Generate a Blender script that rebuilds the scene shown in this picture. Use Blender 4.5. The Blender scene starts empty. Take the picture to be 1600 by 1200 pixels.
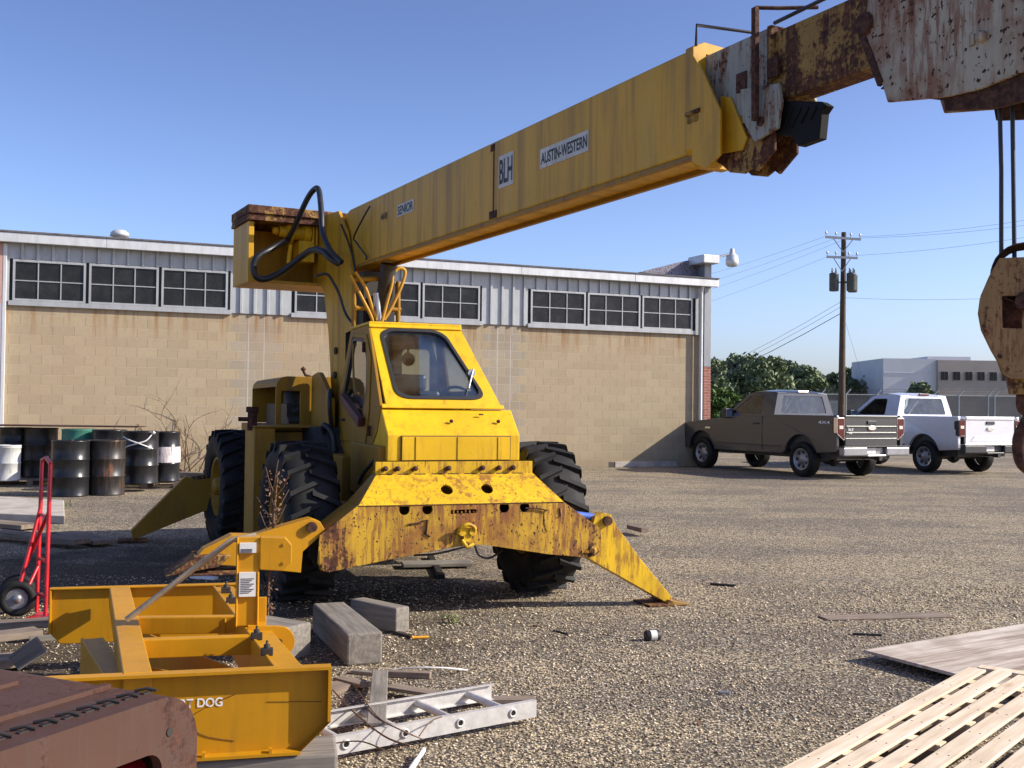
import bpy, math, random
from mathutils import Vector, Matrix
from mathutils.geometry import tessellate_polygon
random.seed(7)
rad = math.radians
scene = bpy.context.scene
col = scene.collection
# ------------------------------------------------------------------ camera model and survey helpers
FL = 1700.; PT = math.atan(35/1700.); RL = math.atan(.012); CH = 1.5
fw = Vector((0, math.cos(PT), math.sin(PT))); u0 = Vector((0, -math.sin(PT), math.cos(PT))); r0 = Vector((1, 0, 0))
rc = math.cos(RL)*r0+math.sin(RL)*u0
uc = -math.sin(RL)*r0+math.cos(RL)*u0
def ray(x, y): return fw+((x-800)/FL)*rc+((600-y)/FL)*uc
def G(x, y, z=0):
    d = ray(x, y); t = (z-CH)/d.z; return Vector((d.x*t, d.y*t, z))
def D(x, y, Y):
    d = ray(x, y); t = Y/d.y; return Vector((d.x*t, Y, CH+d.z*t))
def onplane(o, n, x, y):
    d = ray(x, y); t = (o[0]*n[0]+o[1]*n[1])/(d.x*n[0]+d.y*n[1]); return (d.x*t, d.y*t, CH+d.z*t)
class Frame:
    def __init__(s, o, ang):
        s.o = o; s.a = ang; s.X = (math.cos(ang), math.sin(ang)); s.Y = (-math.sin(ang), math.cos(ang))
    def loc(s, p): return ((p[0]-s.o[0])*s.X[0]+(p[1]-s.o[1])*s.X[1], (p[0]-s.o[0])*s.Y[0]+(p[1]-s.o[1])*s.Y[1], p[2])
    def yp(s, y, px, py):   # pixel on plane local y -> (x,z)
        p = s.loc(onplane((s.o[0]+s.Y[0]*y, s.o[1]+s.Y[1]*y), s.Y, px, py)); return (p[0], p[2])
    def xp(s, x, px, py):   # pixel on plane local x -> (y,z)
        p = s.loc(onplane((s.o[0]+s.X[0]*x, s.o[1]+s.X[1]*x), s.X, px, py)); return (p[1], p[2])
    def w(s, x, y, z): return Vector((s.o[0]+s.X[0]*x+s.Y[0]*y, s.o[1]+s.X[1]*x+s.Y[1]*y, z))
CR = Frame((-.318, 7.74), rad(20))           # crane carrier
BM = Frame((-1.34, 9.5), math.atan2(-.887, .461))   # boom: x along the boom, y to its right
WL = Frame((4.72, 28.3), math.atan2(.392, .92))     # workshop wall: x along wall, y into the building

# ------------------------------------------------------------------ mesh builder
class MB:
    def __init__(s): s.v = []; s.f = []; s.sm = []
    def add(s, vs, fs, smooth=False):
        n = len(s.v); s.v += [tuple(p) for p in vs]
        for f in fs: s.f.append(tuple(i+n for i in f)); s.sm.append(smooth)
        return s
    def box(s, c, d, m=None):
        x, y, z = d[0]/2, d[1]/2, d[2]/2
        vs = [Vector((sx*x, sy*y, sz*z)) for sx in (-1, 1) for sy in (-1, 1) for sz in (-1, 1)]
        if m is not None: vs = [m @ p for p in vs]
        vs = [p+Vector(c) for p in vs]
        return s.add(vs, [(0, 1, 3, 2), (4, 6, 7, 5), (0, 4, 5, 1), (2, 3, 7, 6), (0, 2, 6, 4), (1, 5, 7, 3)])
    def bx(s, x0, x1, y0, y1, z0, z1): return s.box(((x0+x1)/2, (y0+y1)/2, (z0+z1)/2), (x1-x0, y1-y0, z1-z0))
    def beam(s, a, b, w, h, up=(0, 0, 1)):
        a = Vector(a); b = Vector(b); d = b-a; L = d.length; d.normalize(); u = Vector(up)
        r = d.cross(u)
        if r.length < 1e-4: r = d.cross(Vector((1, 0, 0)))
        r.normalize(); u = r.cross(d)
        m = Matrix((r, d, u)).transposed()
        return s.box((a+b)/2, (w, L, h), m)
    def prism(s, poly, t0, t1, mp, holes=()):
        loops = [list(poly)]+[list(h) for h in holes]
        flat = [p for l in loops for p in l]
        tri = tessellate_polygon([[Vector((p[0], p[1], 0)) for p in l] for l in loops])
        n = len(flat)
        vs = [mp(a, b, t0) for a, b in flat]+[mp(a, b, t1) for a, b in flat]
        fs = []
        if len(loops) == 1: fs += [tuple(range(n)), tuple(range(2*n-1, n-1, -1))]
        else: fs += [tuple(t) for t in tri]+[tuple(i+n for i in reversed(t)) for t in tri]
        k = 0
        for l in loops:
            m = len(l)
            for i in range(m):
                a, b = k+i, k+(i+1) % m; fs.append((a, a+n, b+n, b))
            k += m
        return s.add(vs, fs)
    def tube(s, pts, r, n=10, cap=True):
        pts = [Vector(p) for p in pts]; vs = []; fs = []
        rs = r if isinstance(r, (list, tuple)) else [r]*len(pts)
        prev = None
        for i, p in enumerate(pts):
            d = (pts[min(i+1, len(pts)-1)]-pts[max(i-1, 0)]).normalized()
            if prev is None:
                a = d.cross(Vector((0, 0, 1)))
                if a.length < .05: a = d.cross(Vector((0, 1, 0)))
            else: a = prev-d*prev.dot(d)
            a.normalize(); prev = a; b = d.cross(a)
            for k in range(n):
                t = 2*math.pi*k/n; vs.append(p+(a*math.cos(t)+b*math.sin(t))*rs[i])
        for i in range(len(pts)-1):
            for k in range(n):
                q = (k+1) % n; fs.append((i*n+k, i*n+q, (i+1)*n+q, (i+1)*n+k))
        s.add(vs, fs, True)
        if cap:
            s.add(vs[:n], [tuple(range(n-1, -1, -1))]); s.add(vs[-n:], [tuple(range(n))])
        return s
    def lathe(s, prof, c=(0, 0, 0), ax='z', n=24, smooth=True, closed=False, caps=True):
        vs = []; fs = []
        for i, (r, h) in enumerate(prof):
            for k in range(n):
                t = 2*math.pi*k/n; a, b = r*math.cos(t), r*math.sin(t)
                p = {'z': (a, b, h), 'x': (h, a, b), 'y': (b, h, a)}[ax]
                vs.append((p[0]+c[0], p[1]+c[1], p[2]+c[2]))
        m = len(prof)
        for i in range(m if closed else m-1):
            for k in range(n):
                q = (k+1) % n; j = (i+1) % m; fs.append((i*n+k, i*n+q, j*n+q, j*n+k))
        s.add(vs, fs, smooth)
        if not closed and caps:
            if prof[0][0] > 1e-5: s.add(vs[:n], [tuple(range(n-1, -1, -1))])
            if prof[-1][0] > 1e-5: s.add(vs[-n:], [tuple(range(n))])
        return s
    def obj(s, name, mat, parent=None, bevel=0, loc=None, rz=0, xf=None):
        if xf: s.v = [tuple(xf @ Vector(p)) for p in s.v]
        me = bpy.data.meshes.new(name); me.from_pydata(s.v, [], s.f)
        me.polygons.foreach_set('use_smooth', s.sm); me.materials.append(mat); me.update()
        import bmesh
        if len(s.f) < 60000:
            bm = bmesh.new(); bm.from_mesh(me); bmesh.ops.recalc_face_normals(bm, faces=bm.faces); bm.to_mesh(me); bm.free()
        o = bpy.data.objects.new(name, me); col.objects.link(o)
        if loc is not None: o.location = loc
        o.rotation_euler.z = rz
        if parent is not None: o.parent = parent
        if bevel:
            b = o.modifiers.new('b', 'BEVEL'); b.width = bevel; b.segments = 2; b.limit_method = 'ANGLE'; b.angle_limit = rad(40)
        return o
def _sep(self, name, mat, parent=None, bevel=0, loc=None, rz=0, gap=.002):
    n = len(self.v); par = list(range(n))
    def fd(i):
        while par[i] != i: par[i] = par[par[i]]; i = par[i]
        return i
    for f in self.f:
        for i in f[1:]: par[fd(i)] = fd(f[0])
    comp = {}
    for i in range(n): comp.setdefault(fd(i), []).append(i)
    bb = [[set(ix), [min(self.v[i][k] for i in ix)-gap for k in range(3)], [max(self.v[i][k] for i in ix)+gap for k in range(3)]] for ix in comp.values()]
    ch = True
    while ch:
        ch = False
        for i in range(len(bb)):
            for j in range(i+1, len(bb)):
                if all(bb[i][1][k] <= bb[j][2][k] and bb[j][1][k] <= bb[i][2][k] for k in range(3)):
                    bb[i] = [bb[i][0] | bb[j][0], [min(a, b) for a, b in zip(bb[i][1], bb[j][1])], [max(a, b) for a, b in zip(bb[i][2], bb[j][2])]]; bb.pop(j); ch = True; break
            if ch: break
    out = []
    for g_, _, _ in bb:
        m = MB(); mp = {}
        for i in sorted(g_): mp[i] = len(m.v); m.v.append(self.v[i])
        for f, sm in zip(self.f, self.sm):
            if f[0] in g_: m.f.append(tuple(mp[i] for i in f)); m.sm.append(sm)
        out.append(m.obj(name, mat, parent, bevel, loc, rz))
    return out
MB.sep = _sep
def XZ(a, b, t): return (a, t, b)
def YZ(a, b, t): return (t, a, b)
def XY(a, b, t): return (a, b, t)
def circ(x, z, r, n=16, rz=None): return [(x+r*math.cos(2*math.pi*i/n), z+(rz or r)*math.sin(2*math.pi*i/n)) for i in range(n)]
def smoothpts(pts, k=6):
    pts = [Vector(p) for p in pts]; out = []
    for i in range(len(pts)-1):
        p0, p1, p2, p3 = pts[max(i-1, 0)], pts[i], pts[i+1], pts[min(i+2, len(pts)-1)]
        for j in range(k):
            t = j/k; out.append(.5*((2*p1)+(p2-p0)*t+(2*p0-5*p1+4*p2-p3)*t*t+(3*p1-p0-3*p2+p3)*t**3))
    out.append(pts[-1]); return out
def roundpoly(pts, r, n=5):
    out = []; m = len(pts)
    for i in range(m):
        p = Vector((pts[i][0], pts[i][1])); a = Vector(pts[i-1][:2])-p; b = Vector(pts[(i+1) % m][:2])-p
        rr = min(r, a.length*.45, b.length*.45); a = p+a.normalized()*rr; b = p+b.normalized()*rr
        for k in range(n+1):
            t = k/n; q = a*(1-t)**2+p*2*t*(1-t)+b*t*t; out.append((q.x, q.y))
    return out
def tag(o, label=None, cat=None, group=None, kind=None):
    if label: o['label'] = label
    if cat: o['category'] = cat
    if group: o['group'] = group
    if kind: o['kind'] = kind
    return o
def thing(name, label, cat, loc=(0, 0, 0), rz=0, group=None):
    o = bpy.data.objects.new(name, None); col.objects.link(o); o.location = loc; o.rotation_euler.z = rz
    o.empty_display_size = .1
    return tag(o, label, cat, group)
def kids(o): return [c for c in bpy.data.objects if c.parent is o]
def copy_tree(o, parent=None):
    c = o.copy(); col.objects.link(c); c.parent = parent
    for ch in kids(o): copy_tree(ch, c)
    return c

# ------------------------------------------------------------------ materials
def newmat(name):
    m = bpy.data.materials.new(name); m.use_nodes = True; nt = m.node_tree; b = nt.nodes['Principled BSDF']
    return m, nt, b
class N:
    def __init__(s, nt): s.nt = nt
    def n(s, t, **k):
        o = s.nt.nodes.new('ShaderNode'+t)
        for a, b in k.items():
            if a.startswith('i_'): o.inputs[a[2:].replace('_', ' ')].default_value = b
            else: setattr(o, a, b)
        return o
    def l(s, a, b): s.nt.links.new(a, b)
    def co(s, scale=(1, 1, 1), kind='Object'):
        t = s.n('TexCoord'); m = s.n('Mapping'); m.inputs['Scale'].default_value = scale; s.l(t.outputs[kind], m.inputs[0]); return m.outputs[0]
    def noise(s, vec, scale, detail=4, rough=.6):
        t = s.n('TexNoise'); t.inputs['Scale'].default_value = scale; t.inputs['Detail'].default_value = detail; t.inputs['Roughness'].default_value = rough
        s.l(vec, t.inputs['Vector']); return t.outputs['Fac']
    def ramp(s, fac, a, b, smooth=True):
        r = s.n('MapRange'); r.inputs[1].default_value = a; r.inputs[2].default_value = b
        r.interpolation_type = 'SMOOTHSTEP' if smooth else 'LINEAR'
        s.l(fac, r.inputs[0]); return r.outputs[0]
    def math(s, op, a, b=None):
        m = s.n('Math', operation=op)
        for i, q in enumerate((a, b)):
            if q is None: continue
            if isinstance(q, (int, float)): m.inputs[i].default_value = q
            else: s.l(q, m.inputs[i])
        return m.outputs[0]
    def mix(s, fac, a, b, mode='MIX'):
        m = s.n('Mix', data_type='RGBA', blend_type=mode)
        for i, q in ((0, fac), (6, a), (7, b)):
            if isinstance(q, (int, float)): m.inputs[i].default_value = q
            elif isinstance(q, tuple): m.inputs[i].default_value = (*q[:3], 1)
            else: s.l(q, m.inputs[i])
        return m.outputs[2]
    def bump(s, h, strength, dist, b):
        u = s.n('Bump'); u.inputs['Strength'].default_value = strength; u.inputs['Distance'].default_value = dist
        s.l(h, u.inputs['Height']); s.l(u.outputs[0], b.inputs['Normal'])
def plain(name, c, rough=.6, metal=0, var=.25, scale=8, bump=.15, spec=None):
    m, nt, b = newmat(name); g = N(nt); co = g.co(); f = g.noise(co, scale)
    cc = g.mix(g.ramp(f, .3, .7), tuple(x*(1-var) for x in c), tuple(min(1, x*(1+var)) for x in c))
    g.l(cc, b.inputs['Base Color']); b.inputs['Roughness'].default_value = rough; b.inputs['Metallic'].default_value = metal
    if spec is not None: b.inputs['Specular IOR Level'].default_value = spec
    if bump: g.bump(g.noise(co, scale*8, 3), bump, .004, b)
    return m
def rusty(name, c, rust=.5, chips=.5, streak=.5, rough=.5, sc=1., drip=0., bands=0., edge=0., dirt=(.12, .08, .03), dirtamt=.35, seed=0., rcd=(.035, .014, .010), rcl=(.15, .06, .03)):
    """paint with rust patches, chips and runs; rust 0..1 share of rust"""
    m, nt, b = newmat(name); g = N(nt)
    t = g.n('TexCoord'); mp = g.n('Mapping'); mp.inputs['Location'].default_value = (seed, seed*1.7, seed*.6); g.l(t.outputs['Object'], mp.inputs[0]); co = mp.outputs[0]
    m2 = g.n('Mapping'); m2.inputs['Scale'].default_value = (9*sc, 9*sc, .9*sc); g.l(co, m2.inputs[0])
    big = g.noise(co, 3*sc, 5, .65); st = g.noise(m2.outputs[0], 1.6, 4, .7); fine = g.noise(co, 28*sc, 5, .7)
    base = g.mix(g.ramp(g.noise(co, 1.3*sc, 3), .3, .7), tuple(x*.86 for x in c), tuple(min(1, x*1.08) for x in c))
    base = g.mix(g.math('MULTIPLY', g.ramp(st, .45, .75), dirtamt), base, dirt)
    base = g.mix(g.math('MULTIPLY', g.ramp(fine, .5, .8), dirtamt*.5), base, dirt)
    mask = g.ramp(g.math('ADD', g.math('MULTIPLY', big, .45), g.math('ADD', g.math('MULTIPLY', fine, .3), g.math('MULTIPLY', st, .25))), .76-.42*rust, .82-.42*rust)
    if edge:
        sxx = g.n('SeparateXYZ'); g.l(t.outputs['Object'], sxx.inputs[0]); eb = g.math('ADD', g.ramp(g.math('ABSOLUTE', sxx.outputs[0]), .45, 1.05), g.ramp(sxx.outputs[2], .52, .40)); eb = g.math('MULTIPLY', g.math('MULTIPLY', eb, edge), g.ramp(st, .35, .6)); mask = g.ramp(g.math('ADD', eb, g.math('ADD', g.math('MULTIPLY', big, .45), g.math('ADD', g.math('MULTIPLY', fine, .3), g.math('MULTIPLY', st, .25)))), .76-.42*rust, .82-.42*rust)
    runs = g.math('MULTIPLY', g.ramp(st, .82-.3*streak, .95-.3*streak), g.ramp(big, .4, .62))
    ch = g.ramp(g.noise(co, 30*sc, 3, .5), .83-.22*chips, .86-.22*chips)
    rc_ = g.mix(g.ramp(g.noise(co, 22*sc, 5, .75), .35, .68), rcd, rcl)
    base = g.mix(g.math('MULTIPLY', runs, .8), base, (.24, .085, .025))
    if bands:
        m5 = g.n('Mapping'); m5.inputs['Scale'].default_value = (2.6, .1, .12); g.l(co, m5.inputs[0]); bn = g.noise(m5.outputs[0], 2.4, 3, .7)
        base = g.mix(g.math('MULTIPLY', g.ramp(bn, .50, .62), bands), base, (.20, .10, .025)); base = g.mix(g.math('MULTIPLY', g.ramp(bn, .46, .36), bands*.5), base, (.62, .42, .09))
    if drip:
        m3 = g.n('Mapping'); m3.inputs['Scale'].default_value = (34*sc, 34*sc, 4.5*sc); g.l(co, m3.inputs[0]); dn = g.noise(m3.outputs[0], 1., 3, .6)
        dk = g.math('MULTIPLY', g.ramp(dn, .60-.12*drip, .74-.12*drip), g.ramp(g.noise(co, 2.2*sc, 3), .3, .6)); base = g.mix(g.math('MULTIPLY', dk, .85), base, (.21, .075, .028))
        m4 = g.n('Mapping'); m4.inputs['Scale'].default_value = (1, 1, .55); g.l(co, m4.inputs[0]); ch = g.math('MAXIMUM', ch, g.ramp(g.noise(m4.outputs[0], 55*sc, 2, .5), .72-.06*drip, .75-.06*drip))
    base = g.mix(ch, base, (.055, .022, .012)); base = g.mix(mask, base, rc_)
    g.l(base, b.inputs['Base Color'])
    allm = g.math('MAXIMUM', mask, ch)
    rr = g.n('MapRange'); rr.inputs[3].default_value = rough; rr.inputs[4].default_value = .9; g.l(allm, rr.inputs[0]); g.l(rr.outputs[0], b.inputs['Roughness'])
    h = g.math('SUBTRACT', g.math('MULTIPLY', fine, .25), g.math('MULTIPLY', allm, .5)); g.bump(h, .35, .006, b)
    b.inputs['Specular IOR Level'].default_value = .35
    return m
YEL = (.62, .37, .028)
M = {}
M['yel_clean'] = rusty('yellow_paint_light_wear', (.80, .48, .010), rust=.16, chips=.42, streak=.7, rough=.45)
M['yel_front'] = rusty('yellow_paint_rusty_front', (.72, .44, .012), rust=.34, chips=.66, streak=1.2, rough=.5, sc=1.2, drip=.45)
M['yel_beam'] = rusty('yellow_paint_rust_runs', (.60, .35, .025), rust=.46, chips=.86, streak=1.6, rough=.55, sc=1.15, seed=3, drip=1.25, edge=.07)
M['yel_boom'] = rusty('ochre_boom_paint', (.62, .33, .010), rust=.2, chips=.35, streak=.55, rough=.5, dirt=(.24, .12, .03), dirtamt=.5, sc=.7, bands=.45)
M['yel_body'] = rusty('worn_yellow_with_shade', (.34, .172, .005), rust=.36, chips=.6, streak=.9, rough=.55, dirtamt=.6, seed=5)  # worn yellow, darkened to paint in the shade of the body's left side
M['yel_tool'] = rusty('yellow_implement_paint', (.55, .255, .006), rust=.1, chips=.12, streak=.1, rough=.42, dirtamt=.2, seed=8)
M['white_rust'] = rusty('white_paint_rusting', (.42, .37, .26), rust=.56, chips=.86, streak=1.7, rough=.55, sc=1.2, drip=1.3, seed=2.4, dirt=(.25, .14, .06), dirtamt=.7)
M['grey_rust'] = rusty('grey_paint_rusting', (.33, .33, .27), rust=.56, chips=.6, streak=1.1, rough=.6, sc=1.4, drip=.6, seed=6, dirtamt=.5)
M['rust'] = rusty('rusted_steel', (.12, .06, .035), rust=.95, chips=.9, streak=.6, rough=.8, sc=1.5, seed=4, rcl=(.12, .055, .032))
M['cast'] = rusty('purple_brown_rusted_casting', (.075, .034, .022), rust=.62, chips=.5, streak=.5, rough=.7, sc=1.3, seed=4, rcd=(.03, .013, .010), rcl=(.11, .045, .027), dirt=(.09, .07, .062))
M['rust_yel'] = rusty('rust_over_yellow_steel', (.34, .20, .05), rust=.74, chips=.7, streak=.9, rough=.75, sc=1.6, drip=.8, seed=9)
M['hook'] = rusty('rust_over_ochre_hook_paint', (.34, .20, .08), rust=.56, chips=.6, streak=.9, rough=.7, sc=2.6, drip=.9, seed=11)
M['rubber'] = plain('tyre_rubber', (.011, .011, .011), .72, var=.5, spec=.35, scale=5)
M['black'] = plain('black_rubber_hose', (.018, .018, .02), .45, var=.3)
M['dark'] = plain('oily_dark_steel', (.035, .03, .026), .6, .2)
M['steel'] = plain('bright_steel', (.55, .55, .56), .3, .9, var=.1)
M['cyl'] = plain('blue_hydraulic_rod_sheath', (.08, .16, .55), .35, .1)
M['whitepl'] = plain('white_label', (.72, .70, .66), .6, var=.08, bump=0)
M['blackink'] = plain('black_lettering', (.02, .02, .02), .6, bump=0)
M['whiteink'] = plain('white_lettering', (.85, .85, .83), .5, var=.03, bump=0)
M['maroon'] = plain('maroon_vinyl', (.09, .02, .018), .55)
M['seal'] = plain('black_window_seal', (.02, .02, .022), .5)
def glass(name, tint=(.75, .82, .8), fac=.75, rough=.03):
    m, nt, b = newmat(name); g = N(nt)
    tr = g.n('BsdfTransparent'); tr.inputs[0].default_value = (*tint, 1)
    gl = g.n('BsdfGlossy'); gl.inputs['Roughness'].default_value = rough; gl.inputs[0].default_value = (.9, .93, .95, 1)
    fr = g.n('Fresnel'); fr.inputs[0].default_value = 1.5
    ns = g.noise(g.co(), 5, 4); k = g.math('ADD', g.math('MULTIPLY', fr.outputs[0], 1.6), g.math('MULTIPLY', g.ramp(ns, .4, .8), (1-fac)*.4))
    df = g.n('BsdfDiffuse'); df.inputs[0].default_value = (.45, .45, .42, 1)
    mx = g.n('MixShader'); g.l(k, mx.inputs[0]); g.l(tr.outputs[0], mx.inputs[1]); g.l(gl.outputs[0], mx.inputs[2])
    m2 = g.n('MixShader'); g.l(g.math('MULTIPLY', g.ramp(ns, .35, .8), (1-fac)), m2.inputs[0]); g.l(mx.outputs[0], m2.inputs[1]); g.l(df.outputs[0], m2.inputs[2])
    g.l(m2.outputs[0], nt.nodes['Material Output'].inputs[0]); return m
M['glass'] = glass('cab_glass', fac=.93); M['glass2'] = glass('truck_glass', (.9, .95, .93), .97)
def darkpane():
    m, nt, b = newmat('dirty_workshop_pane'); g = N(nt); co = g.co()
    c = g.mix(g.ramp(g.noise(co, 3, 5), .35, .75), (.014, .013, .013), (.03, .03, .029)); g.l(c, b.inputs['Base Color'])
    r = g.n('MapRange'); r.inputs[3].default_value = .08; r.inputs[4].default_value = .45; g.l(g.noise(co, 6, 4), r.inputs[0]); g.l(r.outputs[0], b.inputs['Roughness'])
    b.inputs['Specular IOR Level'].default_value = .3
    return m
M['pane'] = darkpane()
def wood(name, c1, c2, ax=0, sc=1., crack=.5, knots=False, rough=.85):
    m, nt, b = newmat(name); g = N(nt); s = [22*sc]*3; s[ax] = 1.4*sc; co = g.co(tuple(s)); f = g.noise(co, 1.5, 6, .7)
    c = g.mix(g.ramp(f, .3, .7), c1, c2); dk = g.ramp(g.noise(co, 3.2, 4, .6), .62, .78)
    c = g.mix(g.math('MULTIPLY', dk, crack), c, tuple(x*.3 for x in c1))
    c = g.mix(g.math('MULTIPLY', g.ramp(g.noise(g.co(), 2.5, 3), .45, .75), .5), c, tuple(x*.75 for x in c1))
    if knots:
        v = g.n('TexVoronoi'); v.inputs['Scale'].default_value = 1.1; s2 = [5.]*3; s2[ax] = 1.6; g.l(g.co(tuple(s2)), v.inputs['Vector'])
        c = g.mix(g.math('MULTIPLY', g.math('SUBTRACT', 1., g.ramp(v.outputs['Distance'], .04, .16)), .6), c, (.34, .17, .07))
    geo = g.n('NewGeometry'); c = g.mix(g.math('MULTIPLY', geo.outputs['Random Per Island'], .3), c, tuple(x*.7 for x in c1))
    g.l(c, b.inputs['Base Color']); b.inputs['Roughness'].default_value = rough; b.inputs['Specular IOR Level'].default_value = .25
    g.bump(f, .4, .005, b); return m
M['timber'] = wood('weathered_grey_timber', (.15, .135, .115), (.31, .275, .23), 0)
M['timber_y'] = wood('weathered_grey_timber_lengthwise', (.19, .165, .14), (.36, .31, .26), 1)
M['oldplank'] = wood('aged_brown_plank', (.16, .12, .09), (.33, .26, .2), 0)
M['pine'] = wood('new_pine_slats', (.66, .51, .34), (.86, .72, .54), 0, knots=True, crack=.2)
M['ply'] = wood('weathered_plywood', (.30, .22, .16), (.82, .73, .62), 0, sc=.5, crack=.9)
# ------------------------------------------------------------------ world, sun, camera
SUN_EL = 30.; SUN_AZ = 93.   # azimuth from +Y clockwise
w = bpy.data.worlds.new('World'); scene.world = w; w.use_nodes = True
nt = w.node_tree; sky = nt.nodes.new('ShaderNodeTexSky'); sky.sky_type = 'NISHITA'; sky.sun_disc = False
sky.sun_elevation = rad(SUN_EL); sky.sun_rotation = rad(SUN_AZ); sky.air_density = 1.0; sky.dust_density = 1.8; sky.ozone_density = 4.0; sky.altitude = 100
bg = nt.nodes['Background']; mxs = nt.nodes.new('ShaderNodeMix'); mxs.data_type = 'RGBA'; mxs.blend_type = 'MULTIPLY'; mxs.inputs[0].default_value = 1; tcw = nt.nodes.new('ShaderNodeTexCoord'); sxw = nt.nodes.new('ShaderNodeSeparateXYZ'); nt.links.new(tcw.outputs['Generated'], sxw.inputs[0]); mrw = nt.nodes.new('ShaderNodeMapRange'); mrw.inputs[1].default_value = 0; mrw.inputs[2].default_value = .36; mrw.interpolation_type = 'SMOOTHSTEP'; nt.links.new(sxw.outputs[2], mrw.inputs[0]); mw2 = nt.nodes.new('ShaderNodeMix'); mw2.data_type = 'RGBA'; nt.links.new(mrw.outputs[0], mw2.inputs[0]); mw2.inputs[6].default_value = (1.60, 1.60, 1.95, 1); mw2.inputs[7].default_value = (1.10, 1.04, 1.30, 1); nt.links.new(mw2.outputs[2], mxs.inputs[7]); nt.links.new(sky.outputs[0], mxs.inputs[6]); nt.links.new(mxs.outputs[2], bg.inputs[0]); bg.inputs[1].default_value = .10
sd = bpy.data.lights.new('sun', 'SUN'); sd.energy = 5.0; sd.angle = rad(.5); sd.color = (1, .93, .80)
so = bpy.data.objects.new('sun', sd); col.objects.link(so)
sv = Vector((math.sin(rad(SUN_AZ))*math.cos(rad(SUN_EL)), math.cos(rad(SUN_AZ))*math.cos(rad(SUN_EL)), math.sin(rad(SUN_EL))))
so.rotation_euler = (-sv).to_track_quat('-Z', 'Y').to_euler(); so.location = sv*60
cd = bpy.data.cameras.new('camera'); cam = bpy.data.objects.new('camera', cd); col.objects.link(cam); scene.camera = cam
cd.sensor_width = 36; cd.lens = FL/1600*36; cd.clip_start = .05; cd.clip_end = 3000
mm = Matrix((rc, uc, -fw)).transposed().to_4x4(); mm.translation = Vector((0, 0, CH)); cam.matrix_world = mm
vs = scene.view_settings; vs.view_transform = 'Standard'; vs.look = 'None'; vs.exposure = 0.45; vs.gamma = 1; 
# ------------------------------------------------------------------ ground
def ground_mat():
    m, nt, b = newmat('gravel_yard'); g = N(nt); co = g.co()
    big = g.noise(co, .33, 4, .6); mid = g.noise(co, 1.7, 4, .65)
    m2 = g.n('Mapping'); m2.inputs['Scale'].default_value = (.16, .75, 1); g.l(co, m2.inputs[0]); track = g.noise(m2.outputs[0], 1., 4, .6)
    patch = g.ramp(g.math('ADD', g.math('MULTIPLY', big, .4), g.math('ADD', g.math('MULTIPLY', mid, .2), g.math('MULTIPLY', track, .4))), .44, .56)
    v = g.n('TexVoronoi'); v.inputs['Scale'].default_value = 62; g.l(co, v.inputs['Vector'])
    sep = g.n('SeparateColor'); g.l(v.outputs['Color'], sep.inputs[0]); rnd = sep.outputs[0]; r2 = sep.outputs[1]
    tan = g.mix(g.ramp(rnd, .1, .95, False), (.22, .17, .10), (.72, .58, .37))
    gry = g.mix(g.ramp(rnd, .1, .95, False), (.11, .09, .066), (.44, .36, .255))
    c = g.mix(patch, gry, tan)
    c = g.mix(g.math('MULTIPLY', g.ramp(r2, .9, .96), .7), c, (.8, .72, .6))
    c = g.mix(g.ramp(v.outputs['Distance'], .35, .7), c, (.09, .075, .058))
    # dark earth round the crane and left junk, with cast shadow painted in
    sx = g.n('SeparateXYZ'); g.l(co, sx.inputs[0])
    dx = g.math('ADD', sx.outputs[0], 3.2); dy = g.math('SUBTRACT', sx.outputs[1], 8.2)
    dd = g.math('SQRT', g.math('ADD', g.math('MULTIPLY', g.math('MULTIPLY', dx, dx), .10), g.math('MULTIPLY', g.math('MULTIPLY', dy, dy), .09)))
    soil_shade = g.ramp(g.math('ADD', dd, g.math('MULTIPLY', g.math('SUBTRACT', mid, .5), 1.6)), 1.25, .55)
    c = g.mix(g.math('MULTIPLY', soil_shade, .75), c, (.045, .031, .018))
    g.l(c, b.inputs['Base Color']); b.inputs['Roughness'].default_value = .9; b.inputs['Specular IOR Level'].default_value = .2
    h = g.math('ADD', g.math('MULTIPLY', g.math('SUBTRACT', 1., v.outputs['Distance']), .5), g.math('MULTIPLY', g.noise(co, 9, 5, .7), 1.4)); g.bump(h, .8, .014, b)
    return m
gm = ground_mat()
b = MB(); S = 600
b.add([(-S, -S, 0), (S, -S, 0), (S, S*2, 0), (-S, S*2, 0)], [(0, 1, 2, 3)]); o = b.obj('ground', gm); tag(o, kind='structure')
m, nt, bb_ = newmat('field_grass'); g = N(nt); c = g.mix(g.ramp(g.noise(g.co((.05, .3, 1)), 1, 4), .35, .65), (.13, .14, .05), (.26, .22, .12)); g.l(c, bb_.inputs['Base Color']); bb_.inputs['Roughness'].default_value = 1
o = MB().add([(5, 62, .004), (300, 62, .004), (300, 420, .004), (5, 420, .004)], [(0, 1, 2, 3)]).obj('grass_field', m); tag(o, kind='structure')
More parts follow.
